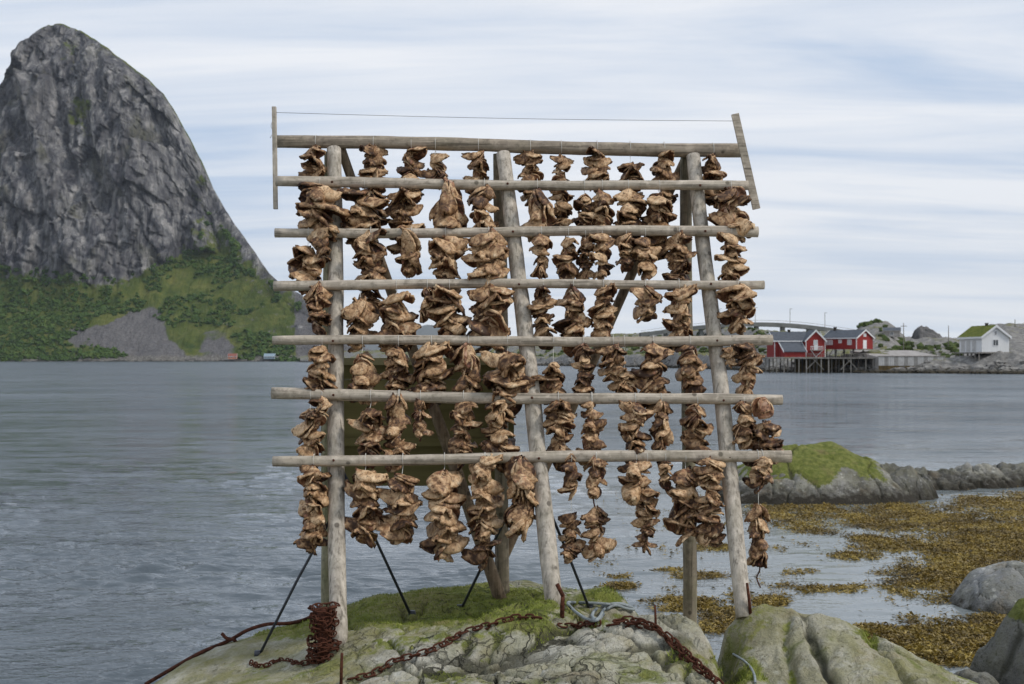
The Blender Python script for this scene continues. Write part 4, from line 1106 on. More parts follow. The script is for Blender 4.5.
    he3 = 15.0 * 300 / F; hr3 = 25.5 * 300 / F
    h3 = house('white_boathouse', 'white boathouse with green turf roof standing on piles over the rocks', Vector((ow.x, ow.y, cw.z)), rzw, Lw, Ww, he3, hr3, WHITE, TURF, WHITE, 0.45, 0.4, 'boathouse', (Lw * 0.62, 0.9))
    window(h3, WHITE, GLASS, Lw, Ww * 0.50, he3 * 0.62, 1.3, 1.4, 'right')
    window(h3, WHITE, GLASS, Lw, Ww * 0.5, he3 * 1.28, 0.5, 0.9, 'right')
    for xx in (0.16, 0.40, 0.66):
        door(h3, PL[0], Lw * xx, 0, 0.2, 1.7, 2.7, 'front')
    k_ = B(); k_.box(-0.4, Lw + 0.6, -1.3, Ww + 0.3, -0.35, -0.02); k_.build('platform', QUAY_WOOD, h3)
    for i in range(7):
        for yy in (-0.9, 2.4, 5.6):
            xx = -0.2 + (Lw + 0.4) * i / 6
            wp = Vector((ow.x, ow.y, 0)) + Vector((math.cos(rzw) * xx - math.sin(rzw) * yy, math.sin(rzw) * xx + math.cos(rzw) * yy, 0))
            k_ = B(); k_.box(xx - 0.12, xx + 0.12, yy - 0.12, yy + 0.12, min(bank_z(wp.x, wp.y), cw.z - 0.8) - cw.z - 0.4, -0.35); k_.build('pile', QUAY_WOOD, h3)
    k_ = B(); k_.prism([(Ww, 1.0), (Ww + 1.6, 1.0), (Ww, he3 * 0.85)], Lw * 0.1, Lw * 0.75, 'x'); k_.build('side_shed', DARKWOOD, h3)
    # small dark hut on the far bank
    ch = P(617, 337, shore_depth(617) + 70); ch.z = max(bank_z(ch.x, ch.y) - 0.3, 8)
    mp = ch.y / F
    house('hut', 'small dark hut with grey roof on the far bank behind the rack', ch, 0.1, 17 * mp, 5.5, 3 * mp + 1.2, 8 * mp + 1.0, DARKWOOD, SLATE, QUAY_WOOD, 0.3, 0.2, 'hut', (8 * mp, 1.5))
    # pale building half hidden behind the right hill
    cp = P(884, 343, 372); cp.z = bank_z(cp.x, cp.y) - 0.3
    hh = house('house', 'pale grey house behind the red cabins', cp, -0.3, 4.6, 4, 1.9, 2.8, CONCRETE, SLATE, CONCRETE)
    window(hh, WHITE, GLASS, 2.3, 0, 1.0, 0.8, 0.8, 'front')
    # utility poles
    for i, (ux, t_, Yd, lab) in enumerate([(903.6, 323, 345, 'wooden utility pole with crossarm between the hill and the rock stack'), (948.5, 325.5, 360, 'thin wooden pole behind the rock stack'), (1015, 319.5, 380, 'thin pole on the skyline right of the boathouse')]):
        p_ = P(ux, t_, Yd); z0 = bank_z(p_.x, p_.y) - 0.4
        u = empty('utility_pole', (p_.x, p_.y, z0), lab, 'pole', 'poles on the village shore')
        me = pyd('post', *tube_arrays([(0, 0, 0), (0, 0, p_.z - z0)], [0.16, 0.11], 7)); mesh_obj('post', me, QUAY_WOOD, u)
        if i == 0:
            k_ = B(); k_.box(-0.9, 0.9, -0.14, -0.02 - 0.1, p_.z - z0 - 1.0, p_.z - z0 - 0.82); k_.build('crossarm', QUAY_WOOD, u)
    # fence on the grass by the stack
    fp = empty('fence', (P(918, 340, 342).x, 342, 0), 'weathered post and rail fence on the grass beyond the jetty', 'fence')
    lastp = None
    for i in range(11):
        xx = i * 1.25; zf = bank_z(fp.location.x + xx, 342)
        k_ = B(); k_.box(xx - 0.06, xx + 0.06, -0.06, 0.06, zf - 0.3, zf + 1.5); k_.build('post', QUAY_WOOD, fp)
        if lastp:
            for hh_ in (0.7, 1.35):
                k_ = B(); k_.beam((lastp[0], -0.1, lastp[1] + hh_), (xx, -0.1, zf + hh_), 0.06, 0.12); k_.build('rail', QUAY_WOOD, fp)
        lastp = (xx, zf)
    # bare rock stack
    cs_ = P(936, 338, 395)
    dome('rock_stack', cs_.x, 397, 7.6, 6, dz(330, 395), ROCK_FAR, 22.0, 3.0, 0.0, 0.8, 90, None, 'bare dark rock knoll on the skyline behind the jetty', 'rock', base=5.0, skew=-0.10, strata=0.5, peak=-0.62)
    # slab of bare rock under the boathouse
    cs_ = P(1034, 370, 296)
    dome('rock_slab', cs_.x + 1.5, 297, 11.5, 7.5, dz(357, 296), ROCK_SLAB, 26.0, 3.0, 0.1, 0.5, 90, None, 'smooth brown rock slab sloping into the water beside the boathouse', 'rock', base=-2.0, skew=0.1)
    # road bridge
    Yb = 520.0
    bx = [(640, 333), (690, 326.5), (730, 323.2), (765, 322.6), (800, 324.5), (835, 329), (870, 335)]
    br = empty('bridge', (P(760, 330, Yb).x, Yb, 0), 'long grey arched road bridge behind the red cabins', 'bridge')
    pts = catmull([P(a, b_, Yb) - Vector((br.location.x, Yb, 0)) for a, b_ in bx], 8)
    k_ = B()
    for a, b_ in zip(pts, pts[1:]):
        k_.poly([a + Vector(v_) for v_ in ((0, -3, -1.7), (0, 3, -1.7), (0, 3, 0), (0, -3, 0))] + [b_ + Vector(v_) for v_ in ((0, -3, -1.7), (0, 3, -1.7), (0, 3, 0), (0, -3, 0))], [(0, 4, 7, 3), (3, 7, 6, 2), (2, 6, 5, 1), (1, 5, 4, 0)])
    k_.build('deck', BRIDGE, br)
    k_ = B()
    for a, b_ in zip(pts, pts[1:]): k_.beam(a + Vector((0, -2.9, 0.9)), b_ + Vector((0, -2.9, 0.9)), 0.12)
    k_.build('railing', QUAY_WOOD, br)
    for i in range(4, len(pts) - 4, 6):
        k_ = B(); k_.box(pts[i].x - 0.7, pts[i].x + 0.7, -2, 2, -1, pts[i].z - 1.71); k_.build('pier', BRIDGE, br)
    for i in range(6, len(pts) - 6, 8):
        k_ = B(); k_.box(pts[i].x - 0.09, pts[i].x + 0.09, 2.2, 2.38, pts[i].z, pts[i].z + 6.5); k_.box(pts[i].x - 0.09, pts[i].x + 1.0, 2.2, 2.38, pts[i].z + 6.5, pts[i].z + 6.65); k_.build('lamp_post', QUAY_WOOD, br)
    # two cottages at the foot of the mountain
    for ux, uy, wl_, wm, rm, lab in ((228, 357.5, 11, plain('salmon boards', (0.42, 0.17, 0.10), (0.52, 0.24, 0.15), 0.5), plain('brick red roof', (0.20, 0.07, 0.05), (0.28, 0.10, 0.07), 0.5), 'small salmon coloured cottage on the shore below the mountain'),
                                 (264, 357.5, 14, plain('grey blue boards', (0.18, 0.24, 0.27), (0.26, 0.32, 0.36), 0.5), plain('pale metal roof', (0.20, 0.27, 0.32), (0.26, 0.33, 0.38), 0.5), 'small grey blue cottage on the shore right of the salmon one')):
        cc = P(ux, uy, 1706); mpx = 1706 / F
        hs = house('cottage', lab, Vector((cc.x, 1706, 3.6)), 0.05, wl_ * mpx * 0.75, 8, 4.0, 7.5, wm, rm, WHITE, 0.5, 0.3)
        for q_ in (0.3, 0.7): window(hs, WHITE, GLASS, wl_ * mpx * q_, 0, 2.6, 1.6, 1.6, 'front')
ROCK_FAR = rock_mat('knoll rock', (0.12, 0.115, 0.11), (0.20, 0.19, 0.18), (0.06, 0.06, 0.06), False, None, 0.0, 0.12)
ROCK_SLAB = rock_mat('slab rock', (0.24, 0.20, 0.17), (0.34, 0.29, 0.25), (0.13, 0.11, 0.095), False, (0.8, 2.6), 0.2, 0.2)
village()

# ------------------------------------------------------------------ drying rack
YT, ZT, YB_, ZB_ = 10.98, P(0, 147, 10.98).z, 9.40, P(0, 640, 9.4).z
def leg_Y(z): return YB_ + (z - ZB_) / (ZT - ZB_) * (YT - YB_)
def bar_depth(py, off):
    Y = 10.0
    for _ in range(30): Y = leg_Y(CZ + (HZ - py) / F * Y) + off
    return Y
BARS = [((277, 141.5), (741, 150.5), 6.6, 0.0), ((276, 182), (748, 186.5), 5.0, -0.13), ((275, 232.5), (758, 231.5), 5.0, -0.13), ((274, 285), (764, 284), 4.8, -0.13), ((273, 341), (772, 340.5), 5.0, -0.13), ((272, 394), (782, 401), 5.6, -0.13), ((273, 460.5), (791, 455.5), 5.6, -0.13)]
rack = empty('drying_rack', (0, 9.9, 1.5), 'tall weathered timber drying rack of seven poles on slanting legs', 'drying rack')
RO = rack.location
BARLINE = []
def rp_(v): return Vector(v) - RO
for i, ((x0, y0), (x1, y1), r, off) in enumerate(BARS):
    d0, d1 = (YT, YT) if i == 0 else (bar_depth(y0, off), bar_depth(y1, off))
    a, b = P(x0, y0, d0), P(x1, y1, d1)
    BARLINE.append((a, b, r / F * d0))
    n = 46
    pts = [rp_(a.lerp(b, k_ / n)) + Vector((0, 0.006 * math.sin(k_ * 0.3 + i), 0.010 * math.sin(k_ / n * math.pi * 2 + i * 1.7))) for k_ in range(n + 1)]
    rr = [r / F * d0 * (1.06 - 0.13 * (k_ / n if i % 2 else 1 - k_ / n)) for k_ in range(n + 1)]
    tube('crossbar', pts, rr, WOOD_RIDGE if i == 0 else WOOD_BAR, rack, 18, 0.10, i * 3.3, 2.2)
def leg(name, p0, p1, r0, r1, mat, seed, label=None):
    n = 40
    pts = [rp_(Vector(p0).lerp(Vector(p1), k_ / n)) + Vector((0.008 * math.sin(k_ * 0.17 + seed), 0, 0)) for k_ in range(n + 1)]
    rr = [r0 + (r1 - r0) * k_ / n for k_ in range(n + 1)]
    o = tube(name, pts, rr, mat, rack, 18, 0.09, seed, 1.8)
    if label: o['label'] = label
    return o
FR = [((334, 149), (338.5, 642), 7.0, 9.0), ((504, 154), (556, 606), 7.2, 9.2), ((694, 156), (745, 612), 7.0, 8.6)]
FOOT = []
for i, (t, bt, r0, r1) in enumerate(FR):
    a = P(t[0], t[1], YT - 0.04)
    h, _ = hit_px(bt[0], bt[1]); b = P(bt[0], bt[1], 9.4)
    b.z = min(b.z, ground_z(b.x, b.y)) - 0.03
    FOOT.append(b.copy())
    leg('front_leg', a, b, r0 / F * YT, r1 / F * 9.4, WOOD_LEG, i * 5.1)
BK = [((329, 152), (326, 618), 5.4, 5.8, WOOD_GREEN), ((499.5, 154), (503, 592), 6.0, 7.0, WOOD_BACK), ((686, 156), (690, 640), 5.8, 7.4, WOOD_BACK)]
BKF = []
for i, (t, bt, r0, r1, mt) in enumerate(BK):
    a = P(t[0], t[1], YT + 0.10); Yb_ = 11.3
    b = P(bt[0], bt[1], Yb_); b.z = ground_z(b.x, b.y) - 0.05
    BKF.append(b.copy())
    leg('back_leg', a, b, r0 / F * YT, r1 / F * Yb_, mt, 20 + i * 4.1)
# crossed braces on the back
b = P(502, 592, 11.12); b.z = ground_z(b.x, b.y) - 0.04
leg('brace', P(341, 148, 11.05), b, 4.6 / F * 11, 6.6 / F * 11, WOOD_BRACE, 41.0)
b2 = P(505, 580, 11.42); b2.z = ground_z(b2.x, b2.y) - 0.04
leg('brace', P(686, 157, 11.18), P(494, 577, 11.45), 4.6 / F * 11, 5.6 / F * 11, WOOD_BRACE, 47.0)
# steel stays between the front legs and the rock
for (gx, gy), (tx, ty), fi_ in (((258, 653), (328, 505), 0), ((412, 613), (343, 462), 0), ((460, 607), (497, 455), 1), ((590, 606), (524, 495), 1)):
    g, _ = hit_px(gx, gy)
    # the stay meets its leg at the height seen in the picture
    fl = FOOT[fi_]; tp = P(FR[fi_][0][0], FR[fi_][0][1], YT - 0.04)
    best = min((fl.lerp(tp, k_ / 200) for k_ in range(201)), key=lambda q: abs(HZ - (q.z - CZ) / q.y * F - ty))
    tube('stay_rod', [rp_(g - Vector((0, 0, 0.04))), rp_(g.lerp(best, 0.5)), rp_(best + Vector((0, 0.05, 0)))], 0.0125, STEEL, rack, 8)
    me = pyd('anchor', *tube_arrays([rp_(g + Vector((0, 0, -0.03))), rp_(g + Vector((0, 0, 0.02)))], [0.035, 0.03], 10)); mesh_obj('anchor', me, STEEL, rack)
# end battens and the bird wire
k_ = B(); a, b = P(274.2, 107, 10.82), P(275.6, 209, 10.82); k_.beam(rp_(a), rp_(b), 0.034, 0.05); k_.build('batten', WOOD_LEG, rack)
k_ = B(); a, b = P(735, 114, 10.80), P(756.5, 209, 10.78); k_.beam(rp_(a), rp_(b), 0.066, 0.03); k_.build('batten', WOOD_BAR, rack)
pts = [rp_(P(276 + (733 - 276) * t, 112.5 + 8.5 * t + 1.6 * math.sin(math.pi * t), 10.82)) for t in np.linspace(0, 1, 16)]
tube('wire', pts, 0.0022, plain('galvanised wire', (0.12, 0.12, 0.13), (0.2, 0.2, 0.21), 20, 0.5), rack, 5)
pts = [rp_(P(*q, 10.80)) for q in ((274, 118), (271, 126), (273.5, 132), (270, 138))]
tube('string_end', catmull(pts, 4), 0.003, THREAD, rack, 5)
# knots and nails on legs: small rough pegs
for i, (t, bt, r0, r1) in enumerate(FR):
    tp = P(t[0], t[1], YT - 0.04); fl = FOOT[i]
    for (pa, pb, r) in BARLINE[1:]:
        zc_ = (pa.z + pb.z) / 2; tt = (zc_ - fl.z) / (tp.z - fl.z); q = fl.lerp(tp, tt)
        tx_ = (q.x - pa.x) / (pb.x - pa.x); c_ = pa.lerp(pb, tx_)
        me = pyd('nail_head', *tube_arrays([rp_(c_ + Vector((0.0, -r * 0.95, 0))), rp_(c_ + Vector((0.0, -r * 1.1, 0)))], [0.011, 0.010], 8)); mesh_obj('nail_head', me, RUST_DARK, rack)

# olive board fixed to the back legs
def build_board():
    Yb = 11.42
    OL = [plain('olive plank a', (0.11, 0.095, 0.036), (0.185, 0.16, 0.066), 1.5, 0.85, 0.2, 0.2, 0.01, (0.4, 1, 6)), plain('olive plank b', (0.13, 0.113, 0.045), (0.21, 0.185, 0.08), 1.5, 0.85, 0.2, 0.2, 0.01, (0.4, 1, 6))]
    o = empty('plank_board', P(430, 486, Yb), 'olive green plank board fixed behind the middle of the rack', 'board')
    O = o.location
    edges = [358, 379.5, 400.5, 421, 441, 463.5, 486]
    for i, (a, b) in enumerate(zip(edges, edges[1:])):
        p0, p1 = P(337, b - 0.06, Yb) - O, P(511, a + 0.06, Yb) - O
        k_ = B(); k_.box(p0.x, p1.x, 0.004 * (i % 2), 0.035, p0.z, p1.z); k_.build('plank', OL[i % 2], o)
    p0, p1 = P(335, 365, Yb) - O, P(513, 358.5, Yb) - O
    k_ = B(); k_.box(p0.x, p1.x, -0.045, -0.004, p0.z, p1.z); k_.build('batten', plain('pale olive batten', (0.20, 0.18, 0.09), (0.30, 0.27, 0.15), 3, 0.85), o)
    p0, p1 = P(335, 446, Yb) - O, P(513, 438, Yb) - O
    k_ = B(); k_.box(p0.x, p1.x, -0.035, -0.004, p0.z, p1.z); k_.build('batten', OL[1], o)
    k_ = B(); p0, p1 = P(508, 487, Yb) - O, P(514, 357, Yb) - O; k_.box(p0.x, p1.x, -0.05, 0.045, p0.z, p1.z); k_.build('edge_post', OL[0], o)
build_board()

# ------------------------------------------------------------------ dried fish heads
def head_mesh(seed):
    """a dried, split cod head: two crumpled gill covers folded along the back, a gaping lower jaw and shreds of flesh inside"""
    r = np.random.default_rng(int(seed * 10))
    V, Fc, mi = [], [], []
    def shell(L, W_, A, curl, droop, yaw, z_off, x_off, nu=13, nv=11, amp=0.022, th=0.006, jag=0.07, pw=0.72):
        u = np.linspace(-1, 1, nu); v = np.linspace(0, 1, nv)
        U, T = np.meshgrid(u, v)
        wv = W_ * (0.07 + 0.93 * np.sin(np.clip(T, 0, 1) ** pw * math.pi * 0.95) ** 0.75)
        ang = U * A * (0.75 + 0.35 * T)
        R = wv / max(A, 0.5) * 1.25
        x = R * np.sin(ang) * 1.0 + curl * wv * U * np.abs(U) ** 3
        z = R * (np.cos(ang) - 1) + curl * 0.6 * wv * np.abs(U) ** 4 * T
        y = L * (T * (1 + jag * fbm(U * 2.2 + seed, seed * 1.7, 0.3, 3) * T) - 0.12)
        z = z - droop * L * T ** 2
        f1 = amp * fbm(U * 1.9 + seed * 3.1, T * 2.4, seed * 0.7, 3)
        f2 = amp * fbm(U * 1.9 + seed * 2.1, T * 2.4, seed * 1.7 + 5, 3)
        rib = 0.35 * amp * np.sin(U * 9 + 4 * fbm(U, T * 2, seed, 2)) * T
        x = x + f1 * 0.8; z = z + f2 + rib; y = y + 0.7 * amp * fbm(U * 2 + 4, T * 2, seed + 8, 2)
        c_, s_ = math.cos(yaw), math.sin(yaw)
        P_ = np.stack([x + x_off, y * c_ - z * s_, y * s_ + z * c_ + z_off], -1)
        du = np.gradient(P_, axis=1); dv = np.gradient(P_, axis=0); nn = np.cross(du, dv); nn /= np.linalg.norm(nn, axis=-1, keepdims=True) + 1e-9
        Q_ = P_ - nn * th
        base = len(V)
        V.extend(P_.reshape(-1, 3).tolist()); V.extend(Q_.reshape(-1, 3).tolist())
        g = grid_faces(nv, nu); k = nu * nv
        Fc.extend((g + base).tolist()); mi.extend([0] * len(g))
        Fc.extend((g[:, ::-1] + base + k).tolist()); mi.extend([1] * len(g))
        idx = np.arange(k).reshape(nv, nu)
        bd = list(idx[0]) + list(idx[1:, -1]) + list(idx[-1, -2::-1]) + list(idx[-2:0:-1, 0])
        for a, b in zip(bd, bd[1:] + bd[:1]):
            Fc.append([base + b, base + a, base + a + k, base + b + k]); mi.append(0)
    L = r.uniform(0.86, 1.08)
    A = r.uniform(1.15, 1.9)
    shell(L, r.uniform(0.40, 0.52), A, r.uniform(-0.10, 0.35), r.uniform(-0.08, 0.22), r.uniform(-0.05, 0.15), 0.10, 0, amp=r.uniform(0.04, 0.085), th=0.06)
    shell(L * r.uniform(0.70, 0.88), r.uniform(0.24, 0.33), r.uniform(0.7, 1.3), r.uniform(0.0, 0.4), r.uniform(0.0, 0.25), -r.uniform(0.15, 0.55), -0.07, r.uniform(-0.05, 0.05), 9, 9, amp=r.uniform(0.04, 0.075), th=0.055)
    for s in range(2):
        shell(L * r.uniform(0.35, 0.5), r.uniform(0.10, 0.16), 1.3, 0.2, r.uniform(-0.3, 0.3), r.uniform(-0.35, 0.25), r.uniform(-0.08, 0.03), r.uniform(-0.12, 0.12), 6, 6, amp=0.05, th=0.03, jag=0.4)
    me = pyd('fish_head', V, Fc)
    me.materials.append(FISH_SKIN); me.materials.append(FISH_FLESH)
    me.polygons.foreach_set('material_index', mi)
    co = np.array(V)
    return me
HEADS = [head_mesh(100 + i) for i in range(18)]
ORD = ['first', 'second', 'third', 'fourth', 'fifth', 'sixth', 'seventh', 'eighth', 'ninth', 'tenth', 'eleventh', 'twelfth', 'thirteenth', 'fourteenth', 'fifteenth', 'sixteenth', 'seventeenth', 'eighteenth']
BARNAME = ['the thick top pole', 'the second pole from the top', 'the third pole from the top', 'the fourth pole from the top', 'the fifth pole from the top', 'the sixth pole from the top', 'the lowest pole']
# per pole: (x, top, bottom, width[, style]) as seen in the photograph; style p = hanging like petals
BUND = [
 [(314,149,192,27),(373,146,210,27),(411,151,197,26),(435,153,184,27),(478,152,198,27),(530,152,200,26),(561,156,222,23),(597,152,184,27),(630,164,196,27),(664,153,200,27),(714,158,201,29)],
 [(318,187,230,45),(364,194,242,37),(405,190,250,34),(448,190,238,45,'p'),(484,188,232,28),(537,194,232,42,'p'),(584,196,230,24),(602,192,230,26),(628,192,232,33),(659,199,250,34),(731,191,230,36)],
 [(322,236,258,22),(308,250,284,34),(370,236,306,31),(411,236,270,36,'p'),(445,240,284,36),(488,235,284,38),(541,236,273,25,'p'),(568,237,268,27),(585,238,274,20),(602,233,275,24),(626,236,262,24),(645,238,266,30),(679,236,286,29),(731,235,286,28)],
 [(318,288,325,29),(360,303,342,34),(396,294,342,40),(427,288,317,24,'p'),(449,292,342,38),(487,289,342,40),(543,289,342,27),(573,291,326,32),(603,289,342,28),(573,328,342,30),(645,290,311,33),(679,289,342,29),(738,289,323,38)],
 [(320,345,392,31),(362,354,394,34),(398,350,392,31),(431,348,394,40),(468,350,394,35,'p'),(507,356,396,46),(553,364,396,32),(583,346,398,23),(613,346,374,29),(624,370,397,27),(653,346,398,34),(690,346,398,28),(730,345,362,15),(747,344,377,29),(745,383,398,27)],
 [(320,399,416,20),(310,414,458,30),(370,409,456,32),(398,397,432,33,'p'),(420,402,436,20,'p'),(399,434,458,26),(463,402,456,30),(499,402,458,34),(558,404,456,30),(592,417,458,29),(591,400,416,20),(635,403,458,30),(661,403,456,27,'p'),(697,404,450,31),(744,404,440,28),(764,425,457,34)],
 [(313,466,545,31),(365,473,531,36),(402,476,531,38),(444,472,545,42),(485,458,512,34),(484,510,556,30),(521,466,528,42,'p'),(571,456,492,23),(596,457,494,26,'p'),(571,513,553,23),(596,508,555,28),(636,461,498,34),(647,488,548,28),(665,461,482,20),(685,473,530,34),(710,461,538,29),(762,457,484,27),(758,510,562,30,'p')],
]
rr = random.Random(5)
for bi, row in enumerate(BUND):
    a, b, rad = BARLINE[bi]
    order = sorted(range(len(row)), key=lambda q: row[q][0])
    rank = {q: k_ for k_, q in enumerate(order)}
    nrow = len(row)
    for q, it in enumerate(row):
        x, yt, yb, wpx = it[:4]; petal = len(it) > 4; wpx *= 1.04; yt -= 1; yb += 1
        Yb = a.y
        for _ in range(4):
            X = (x - 512) / F * Yb; t = min(max((X - a.x) / (b.x - a.x), 0), 1); bp = a.lerp(b, t); Yb = bp.y
        Yb -= 0.02 + rr.uniform(0, 0.03)
        if any(abs(x - (f[0][0] + (f[1][0] - f[0][0]) * (yt - f[0][1]) / (f[1][1] - f[0][1]))) < wpx / 2 + 6 for f in FR): Yb -= 0.07
        top, bot = P(x, yt, Yb), P(x, yb, Yb)
        mp = Yb / F
        k0 = rank[q]
        if k0 == 0: where = 'nearest its left end'
        elif k0 == nrow - 1: where = 'nearest its right end'
        else: where = ORD[k0] + ' from the left'
        lab = ('petal-like' if petal else 'stacked') + ' dried fish heads on ' + BARNAME[bi] + ', ' + where
        th = empty('fish_head_bundle', (top.x, Yb, bot.z), lab, 'fish heads', 'bundles of dried fish heads on the rack')
        H_ = top.z - bot.z; wd = wpx * mp
        L0 = wd * (0.74 if not petal else 0.66)
        # string: loop round the pole and down through the heads
        sp = []
        nloop = 12
        loc = lambda v_: Vector(v_) - Vector((top.x, Yb, bot.z))
        pc = Vector((top.x, bp.y, bp.z)); rl = rad * 1.07 + 0.002
        for j in range(nloop + 1):
            an = math.pi * 1.5 + 2 * math.pi * j / nloop
            sp.append(loc(pc + Vector((0.006 * j / nloop, rl * math.cos(an), rl * math.sin(an)))))
        sp.append(loc(pc + Vector((0.003, -rl * 0.6, -rl - 0.03)))); sp.append(loc((top.x, Yb - 0.02, top.z - 0.01))); sp.append(loc((top.x, Yb, bot.z + 0.5 * H_)))
        V_, f_ = tube_arrays(sp, 0.0024, 5)
        mesh_obj('string', pyd('string', V_, f_), THREAD, th)
        if bi == 6 and (x == 758 or (x == 596 and petal)):
            tl = [(0, 0, 0.05), (0.015, 0, -0.05), (-0.01, 0, -0.12), (0.02, 0, -0.20)] if x == 758 else [(0, 0, 0.05), (-0.02, 0, -0.04), (0.0, 0, -0.13)]
            V_, f_ = tube_arrays(catmull(tl, 4), 0.006, 6); mesh_obj('loose_cord', pyd('loose_cord', V_, f_), RUST_DARK, th)
        pitch_px = 7.4 if not petal else 9.0
        n = max(2, int(round((yb - yt) / pitch_px)))
        az = rr.uniform(0, 6.28)
        def put(zc, azm, tilt, roll, L, off):
            o = bpy.data.objects.new('fish_head', rr.choice(HEADS))
            COL.objects.link(o); o.parent = th
            Mx = Matrix.Rotation(azm, 4, 'Z') @ Matrix.Rotation(-tilt, 4, 'X') @ Matrix.Rotation(roll, 4, 'Y')
            ctr = Mx @ Vector((0, L * 0.38, 0))
            o.location = Vector((off * math.sin(-azm), off * math.cos(azm), zc)) - ctr * 0.86
            e_ = Mx.to_euler(); o.rotation_euler = e_
            s_ = L
            o.scale = (s_ * rr.uniform(0.85, 1.15), s_, s_ * rr.uniform(1.0, 1.45))
        drift = rr.uniform(-0.02, 0.02)
        for j in range(n):
            f = (j + 0.5) / n
            zc = H_ * (1 - f) + rr.uniform(-0.012, 0.012)
            taper = 1.0 if not (bi == 6 and x == 647) else 1.1 - 0.5 * f
            if petal:
                # heads fanned round the string, snouts tied at the top
                for s in range(2):
                    az += 2.4 + rr.uniform(-0.5, 0.5)
                    put(zc, az, rr.uniform(0.5, 1.35), rr.uniform(-0.7, 0.7), L0 * rr.uniform(0.8, 1.05), wd * rr.uniform(0.08, 0.26))
            else:
                az += 2.1 + rr.uniform(-0.9, 0.9)
                put(zc, az, rr.uniform(-0.10, 0.45), rr.uniform(-0.5, 0.5), L0 * taper * rr.uniform(0.88, 1.18), wd * rr.uniform(0.10, 0.22))
                if rr.random() < 0.7:
                    put(zc + rr.uniform(-0.02, 0.02), az + math.pi + rr.uniform(-0.9, 0.9), rr.uniform(0.1, 0.75), rr.uniform(-0.8, 0.8), L0 * taper * rr.uniform(0.7, 0.95), wd * rr.uniform(0.16, 0.28))
# a single head skewered on the pole end
a, b, rad = BARLINE[5]
tp = P(765, 397, a.lerp(b, 0.97).y - rad - 0.02)
th = empty('single_fish_head', tp - Vector((0, 0, 0.16)), 'single pale dried fish head draped over the right end of the sixth pole', 'fish head')
o = mesh_obj('skull', HEADS[3], None, th); o.rotation_euler = (math.radians(-75), math.radians(25), math.radians(15)); o.scale = (0.20, 0.19, 0.18); o.location = (0, 0, 0.13)

# ------------------------------------------------------------------ chains, ropes and iron pegs on the rock
def link_mesh():
    pts = []
    for j in range(14):
        an = 2 * math.pi * j / 14
        pts.append(Vector((math.cos(an) * 0.5 + 0.28 * (1 if math.cos(an) > 0.01 else -1 if math.cos(an) < -0.01 else 0), math.sin(an) * 0.45, 0)))
    V = []; seg = 6; n = len(pts)
    for i in range(n):
        t = (pts[(i + 1) % n] - pts[i - 1]).normalized(); sx = t.cross(Vector((0, 0, 1))).normalized()
        for j in range(seg):
            an = 2 * math.pi * j / seg
            V.append(pts[i] + sx * math.cos(an) * 0.14 + Vector((0, 0, math.sin(an) * 0.14)))
    Fq = [(i * seg + j, i * seg + (j + 1) % seg, ((i + 1) % n) * seg + (j + 1) % seg, ((i + 1) % n) * seg + j) for i in range(n) for j in range(seg)]
    me = pyd('link', V, Fq); me.materials.append(RUST); return me
LINK = link_mesh()
def chain(path, size, label, seed=0, lift=0.3, group='rusty chains on the rock'):
    rg = random.Random(seed)
    pts = catmull(path, 12)
    c0 = pts[0]
    t = empty('chain', c0, label, 'chain', group)
    step = size * 1.15; acc = 0; prev = pts[0]; i = 0
    for p_ in pts[1:]:
        d = (p_ - prev).length
        while acc + d >= step:
            f = (step - acc) / d; prev = prev.lerp(p_, f); d = (p_ - prev).length; acc = 0
            o = bpy.data.objects.new('link', LINK); COL.objects.link(o); o.parent = t
            o.location = prev - c0 + Vector((0, 0, size * lift))
            tan = (p_ - prev).normalized()
            qz = tan.to_track_quat('X', 'Z').to_matrix().to_4x4() @ Matrix.Rotation((math.pi / 2 if i % 2 else 0.0) + rg.uniform(-0.5, 0.5), 4, 'X')
            o.rotation_euler = qz.to_euler(); o.scale = (size,) * 3; i += 1
        acc += d; prev = p_
    return t
def gp(lst): return [hit_px(*q)[0] for q in lst if hit_px(*q)[0] is not None]
chain(gp([(345,682),(372,676),(395,663),(420,656),(440,648),(465,634),(490,627),(515,620),(538,620)]), 0.052, 'long rusty chain lying across the rock between the left and middle legs', 1)
chain(gp([(556,627),(572,628),(590,626),(600,625)]), 0.052, 'short rusty chain end beside the coiled rope', 2)
chain(gp([(604,629),(625,626),(645,628),(662,637),(680,655),(700,672),(716,684),(722,690)]), 0.062, 'thick rusty chain running down the boulder to the lower right', 3)
chain([q + Vector((0, -0.03, 0.02)) for q in gp([(610,626),(632,624),(652,630),(670,643),(690,662),(708,678)])], 0.055, 'second strand of rusty chain doubled along the boulder', 5)
chain(gp([(318,662),(300,665),(280,662),(262,668),(250,664)]), 0.046, 'short rusty chain trailing left from the chain heap', 4)
# heap of chain wrapped round the foot of the left leg
hc = P(323.5, 640, 9.32); zg = ground_z(hc.x, hc.y)
zt_ = P(0, 606, 9.3).z; zb_ = min(P(0, 664, 9.3).z, zg + 0.02)
path = []
for i in range(150):
    f = i / 149; an = f * 2 * math.pi * 10.5
    rad = (0.088 if f < 0.35 else 0.062 if f < 0.6 else 0.105) + rr.uniform(-0.022, 0.022)
    path.append(Vector((hc.x + math.cos(an) * rad, hc.y + math.sin(an) * rad, zt_ + (zb_ - zt_) * f + rr.uniform(-0.02, 0.02))))
chain(path, 0.042, 'heap of dark rusty chain wrapped round the foot of the left leg', 6, 0)
pg = empty('iron_post', (hc.x, hc.y, zg - 0.1), 'rusty iron post inside the chain heap by the left leg', 'post')
mesh_obj('shaft', pyd('shaft', *tube_arrays([(0, 0, 0), (0, 0, zt_ - zg + 0.08)], 0.05, 9)), RUST_DARK, pg)
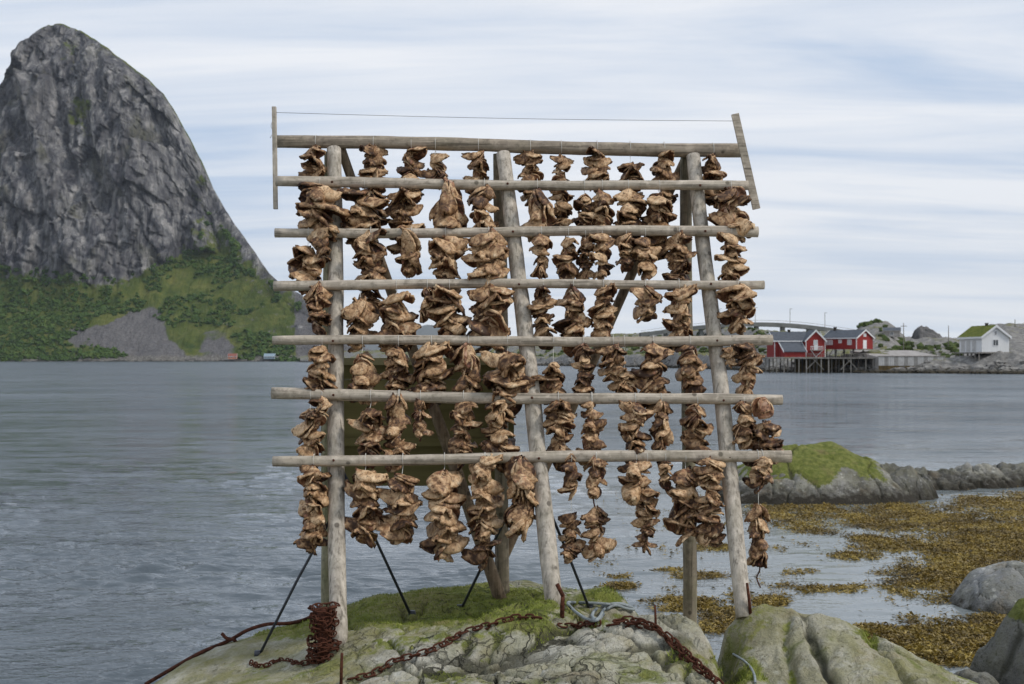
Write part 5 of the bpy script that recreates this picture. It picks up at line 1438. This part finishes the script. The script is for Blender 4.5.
mesh_obj('hook', pyd('hook', *tube_arrays([(0, -0.02, zt_ - zg + 0.06), (0.06, -0.04, zt_ - zg + 0.09), (0.11, -0.04, zt_ - zg + 0.10)], 0.014, 7)), RUST, pg)
# rusty cable at the left edge of the rock
cp_ = [(146,686),(170,672),(200,655),(228,643),(248,632),(268,626),(290,625),(308,620),(318,612)]
pts = []
for q in cp_:
    h = hit_px(*q)[0]
    if h is None or h.y > 12.2: h = P(q[0], q[1], 10.6)
    pts.append(h + Vector((0, -0.02, 0.02)))
tag(tube('rusty_cable', catmull(pts, 8), 0.017, RUST_DARK, None, 8, 0.1, 2.0), 'dark rusty cable along the left edge of the rock', 'cable')
kn = pts[3]
kp = [kn + Vector(v_) for v_ in ((-0.05, 0, 0.07), (0.0, -0.02, 0.03), (0.06, -0.02, 0.02), (0.09, 0, -0.03), (0.12, 0, -0.06))]
tag(tube('cable_hook', catmull(kp, 5), 0.016, RUST_DARK, None, 7), 'bent rusty hook clamped to the cable at the left edge', 'hook')
# coiled rope
def rope(label, pxs, r=0.017, lift=0.02, jig=0.0):
    pts = []
    for i, q in enumerate(pxs):
        h = hit_px(*q)[0]
        if h is None: continue
        pts.append(h + Vector((0, -0.01, lift)))
    return tag(tube('rope', catmull(pts, 8), r, ROPE, None, 8, 0.06, 3.0, 12.0), label, 'rope')
rope('grey blue rope coiled on the rock by the middle leg', [(632,611),(622,608),(612,608),(604,613),(600,621),(596,624),(592,620),(596,613),(606,609),(618,607),(628,609),(634,613),(626,612),(616,609),(608,612),(603,618),(598,624),(588,624),(578,618),(571,612),(568,607),(574,606),(586,606.5),(598,607),(610,608)], 0.013, 0.035)
rope('thin end of grey rope dropping between the right boulders', [(733,655),(738,658),(744,662),(750,668),(754,676),(755,684)], 0.009, 0.010)
# pegs
def peg(px, py, h_px, lean, label, r=0.012):
    g, _ = hit_px(px, py)
    m_ = g.y / F
    t = empty('iron_peg', g, label, 'peg', 'rusty iron pegs in the rock')
    mesh_obj('spike', pyd('spike', *tube_arrays([(0, 0, -0.05), (lean * m_ * 0.5, 0, h_px * m_ * 0.5), (lean * m_, 0, h_px * m_)], [r, r * 0.95, r * 0.8], 7, 0.15, 1.0)), RUST, t)
    return t
peg(341, 684, 31, 1, 'thin rusty iron peg in front of the left leg')
p2 = peg(562, 616, 22, 1, 'bent rusty iron peg beside the middle leg', 0.018)
m_ = p2.location.y / F
mesh_obj('bend', pyd('bend', *tube_arrays([(m_, 0, 20 * m_), (-2 * m_, 0, 26 * m_), (-5 * m_, 0, 32 * m_)], 0.016, 7)), RUST, p2)
peg(656, 629, 24, -1, 'upright rusty iron peg on the boulder with the thick chain', 0.009)
peg(751, 613, 30, -4, 'rusty iron peg against the foot of the right leg', 0.013)

# ------------------------------------------------------------------ air
def haze():
    k_ = B(); k_.box(-15000, 15000, -600, 15000, -60.5, 900)
    m = bpy.data.materials.new('haze'); m.use_nodes = True; t = m.node_tree; t.nodes.clear()
    v = t.nodes.new('ShaderNodeVolumePrincipled'); v.inputs['Color'].default_value = (0.80, 0.88, 1.0, 1); v.inputs['Density'].default_value = 0.00003
    o = t.nodes.new('ShaderNodeOutputMaterial'); t.links.new(v.outputs[0], o.inputs['Volume'])
    tag(k_.build('haze', m), 'faint blue haze over the sound', 'haze', kind='stuff')
haze()
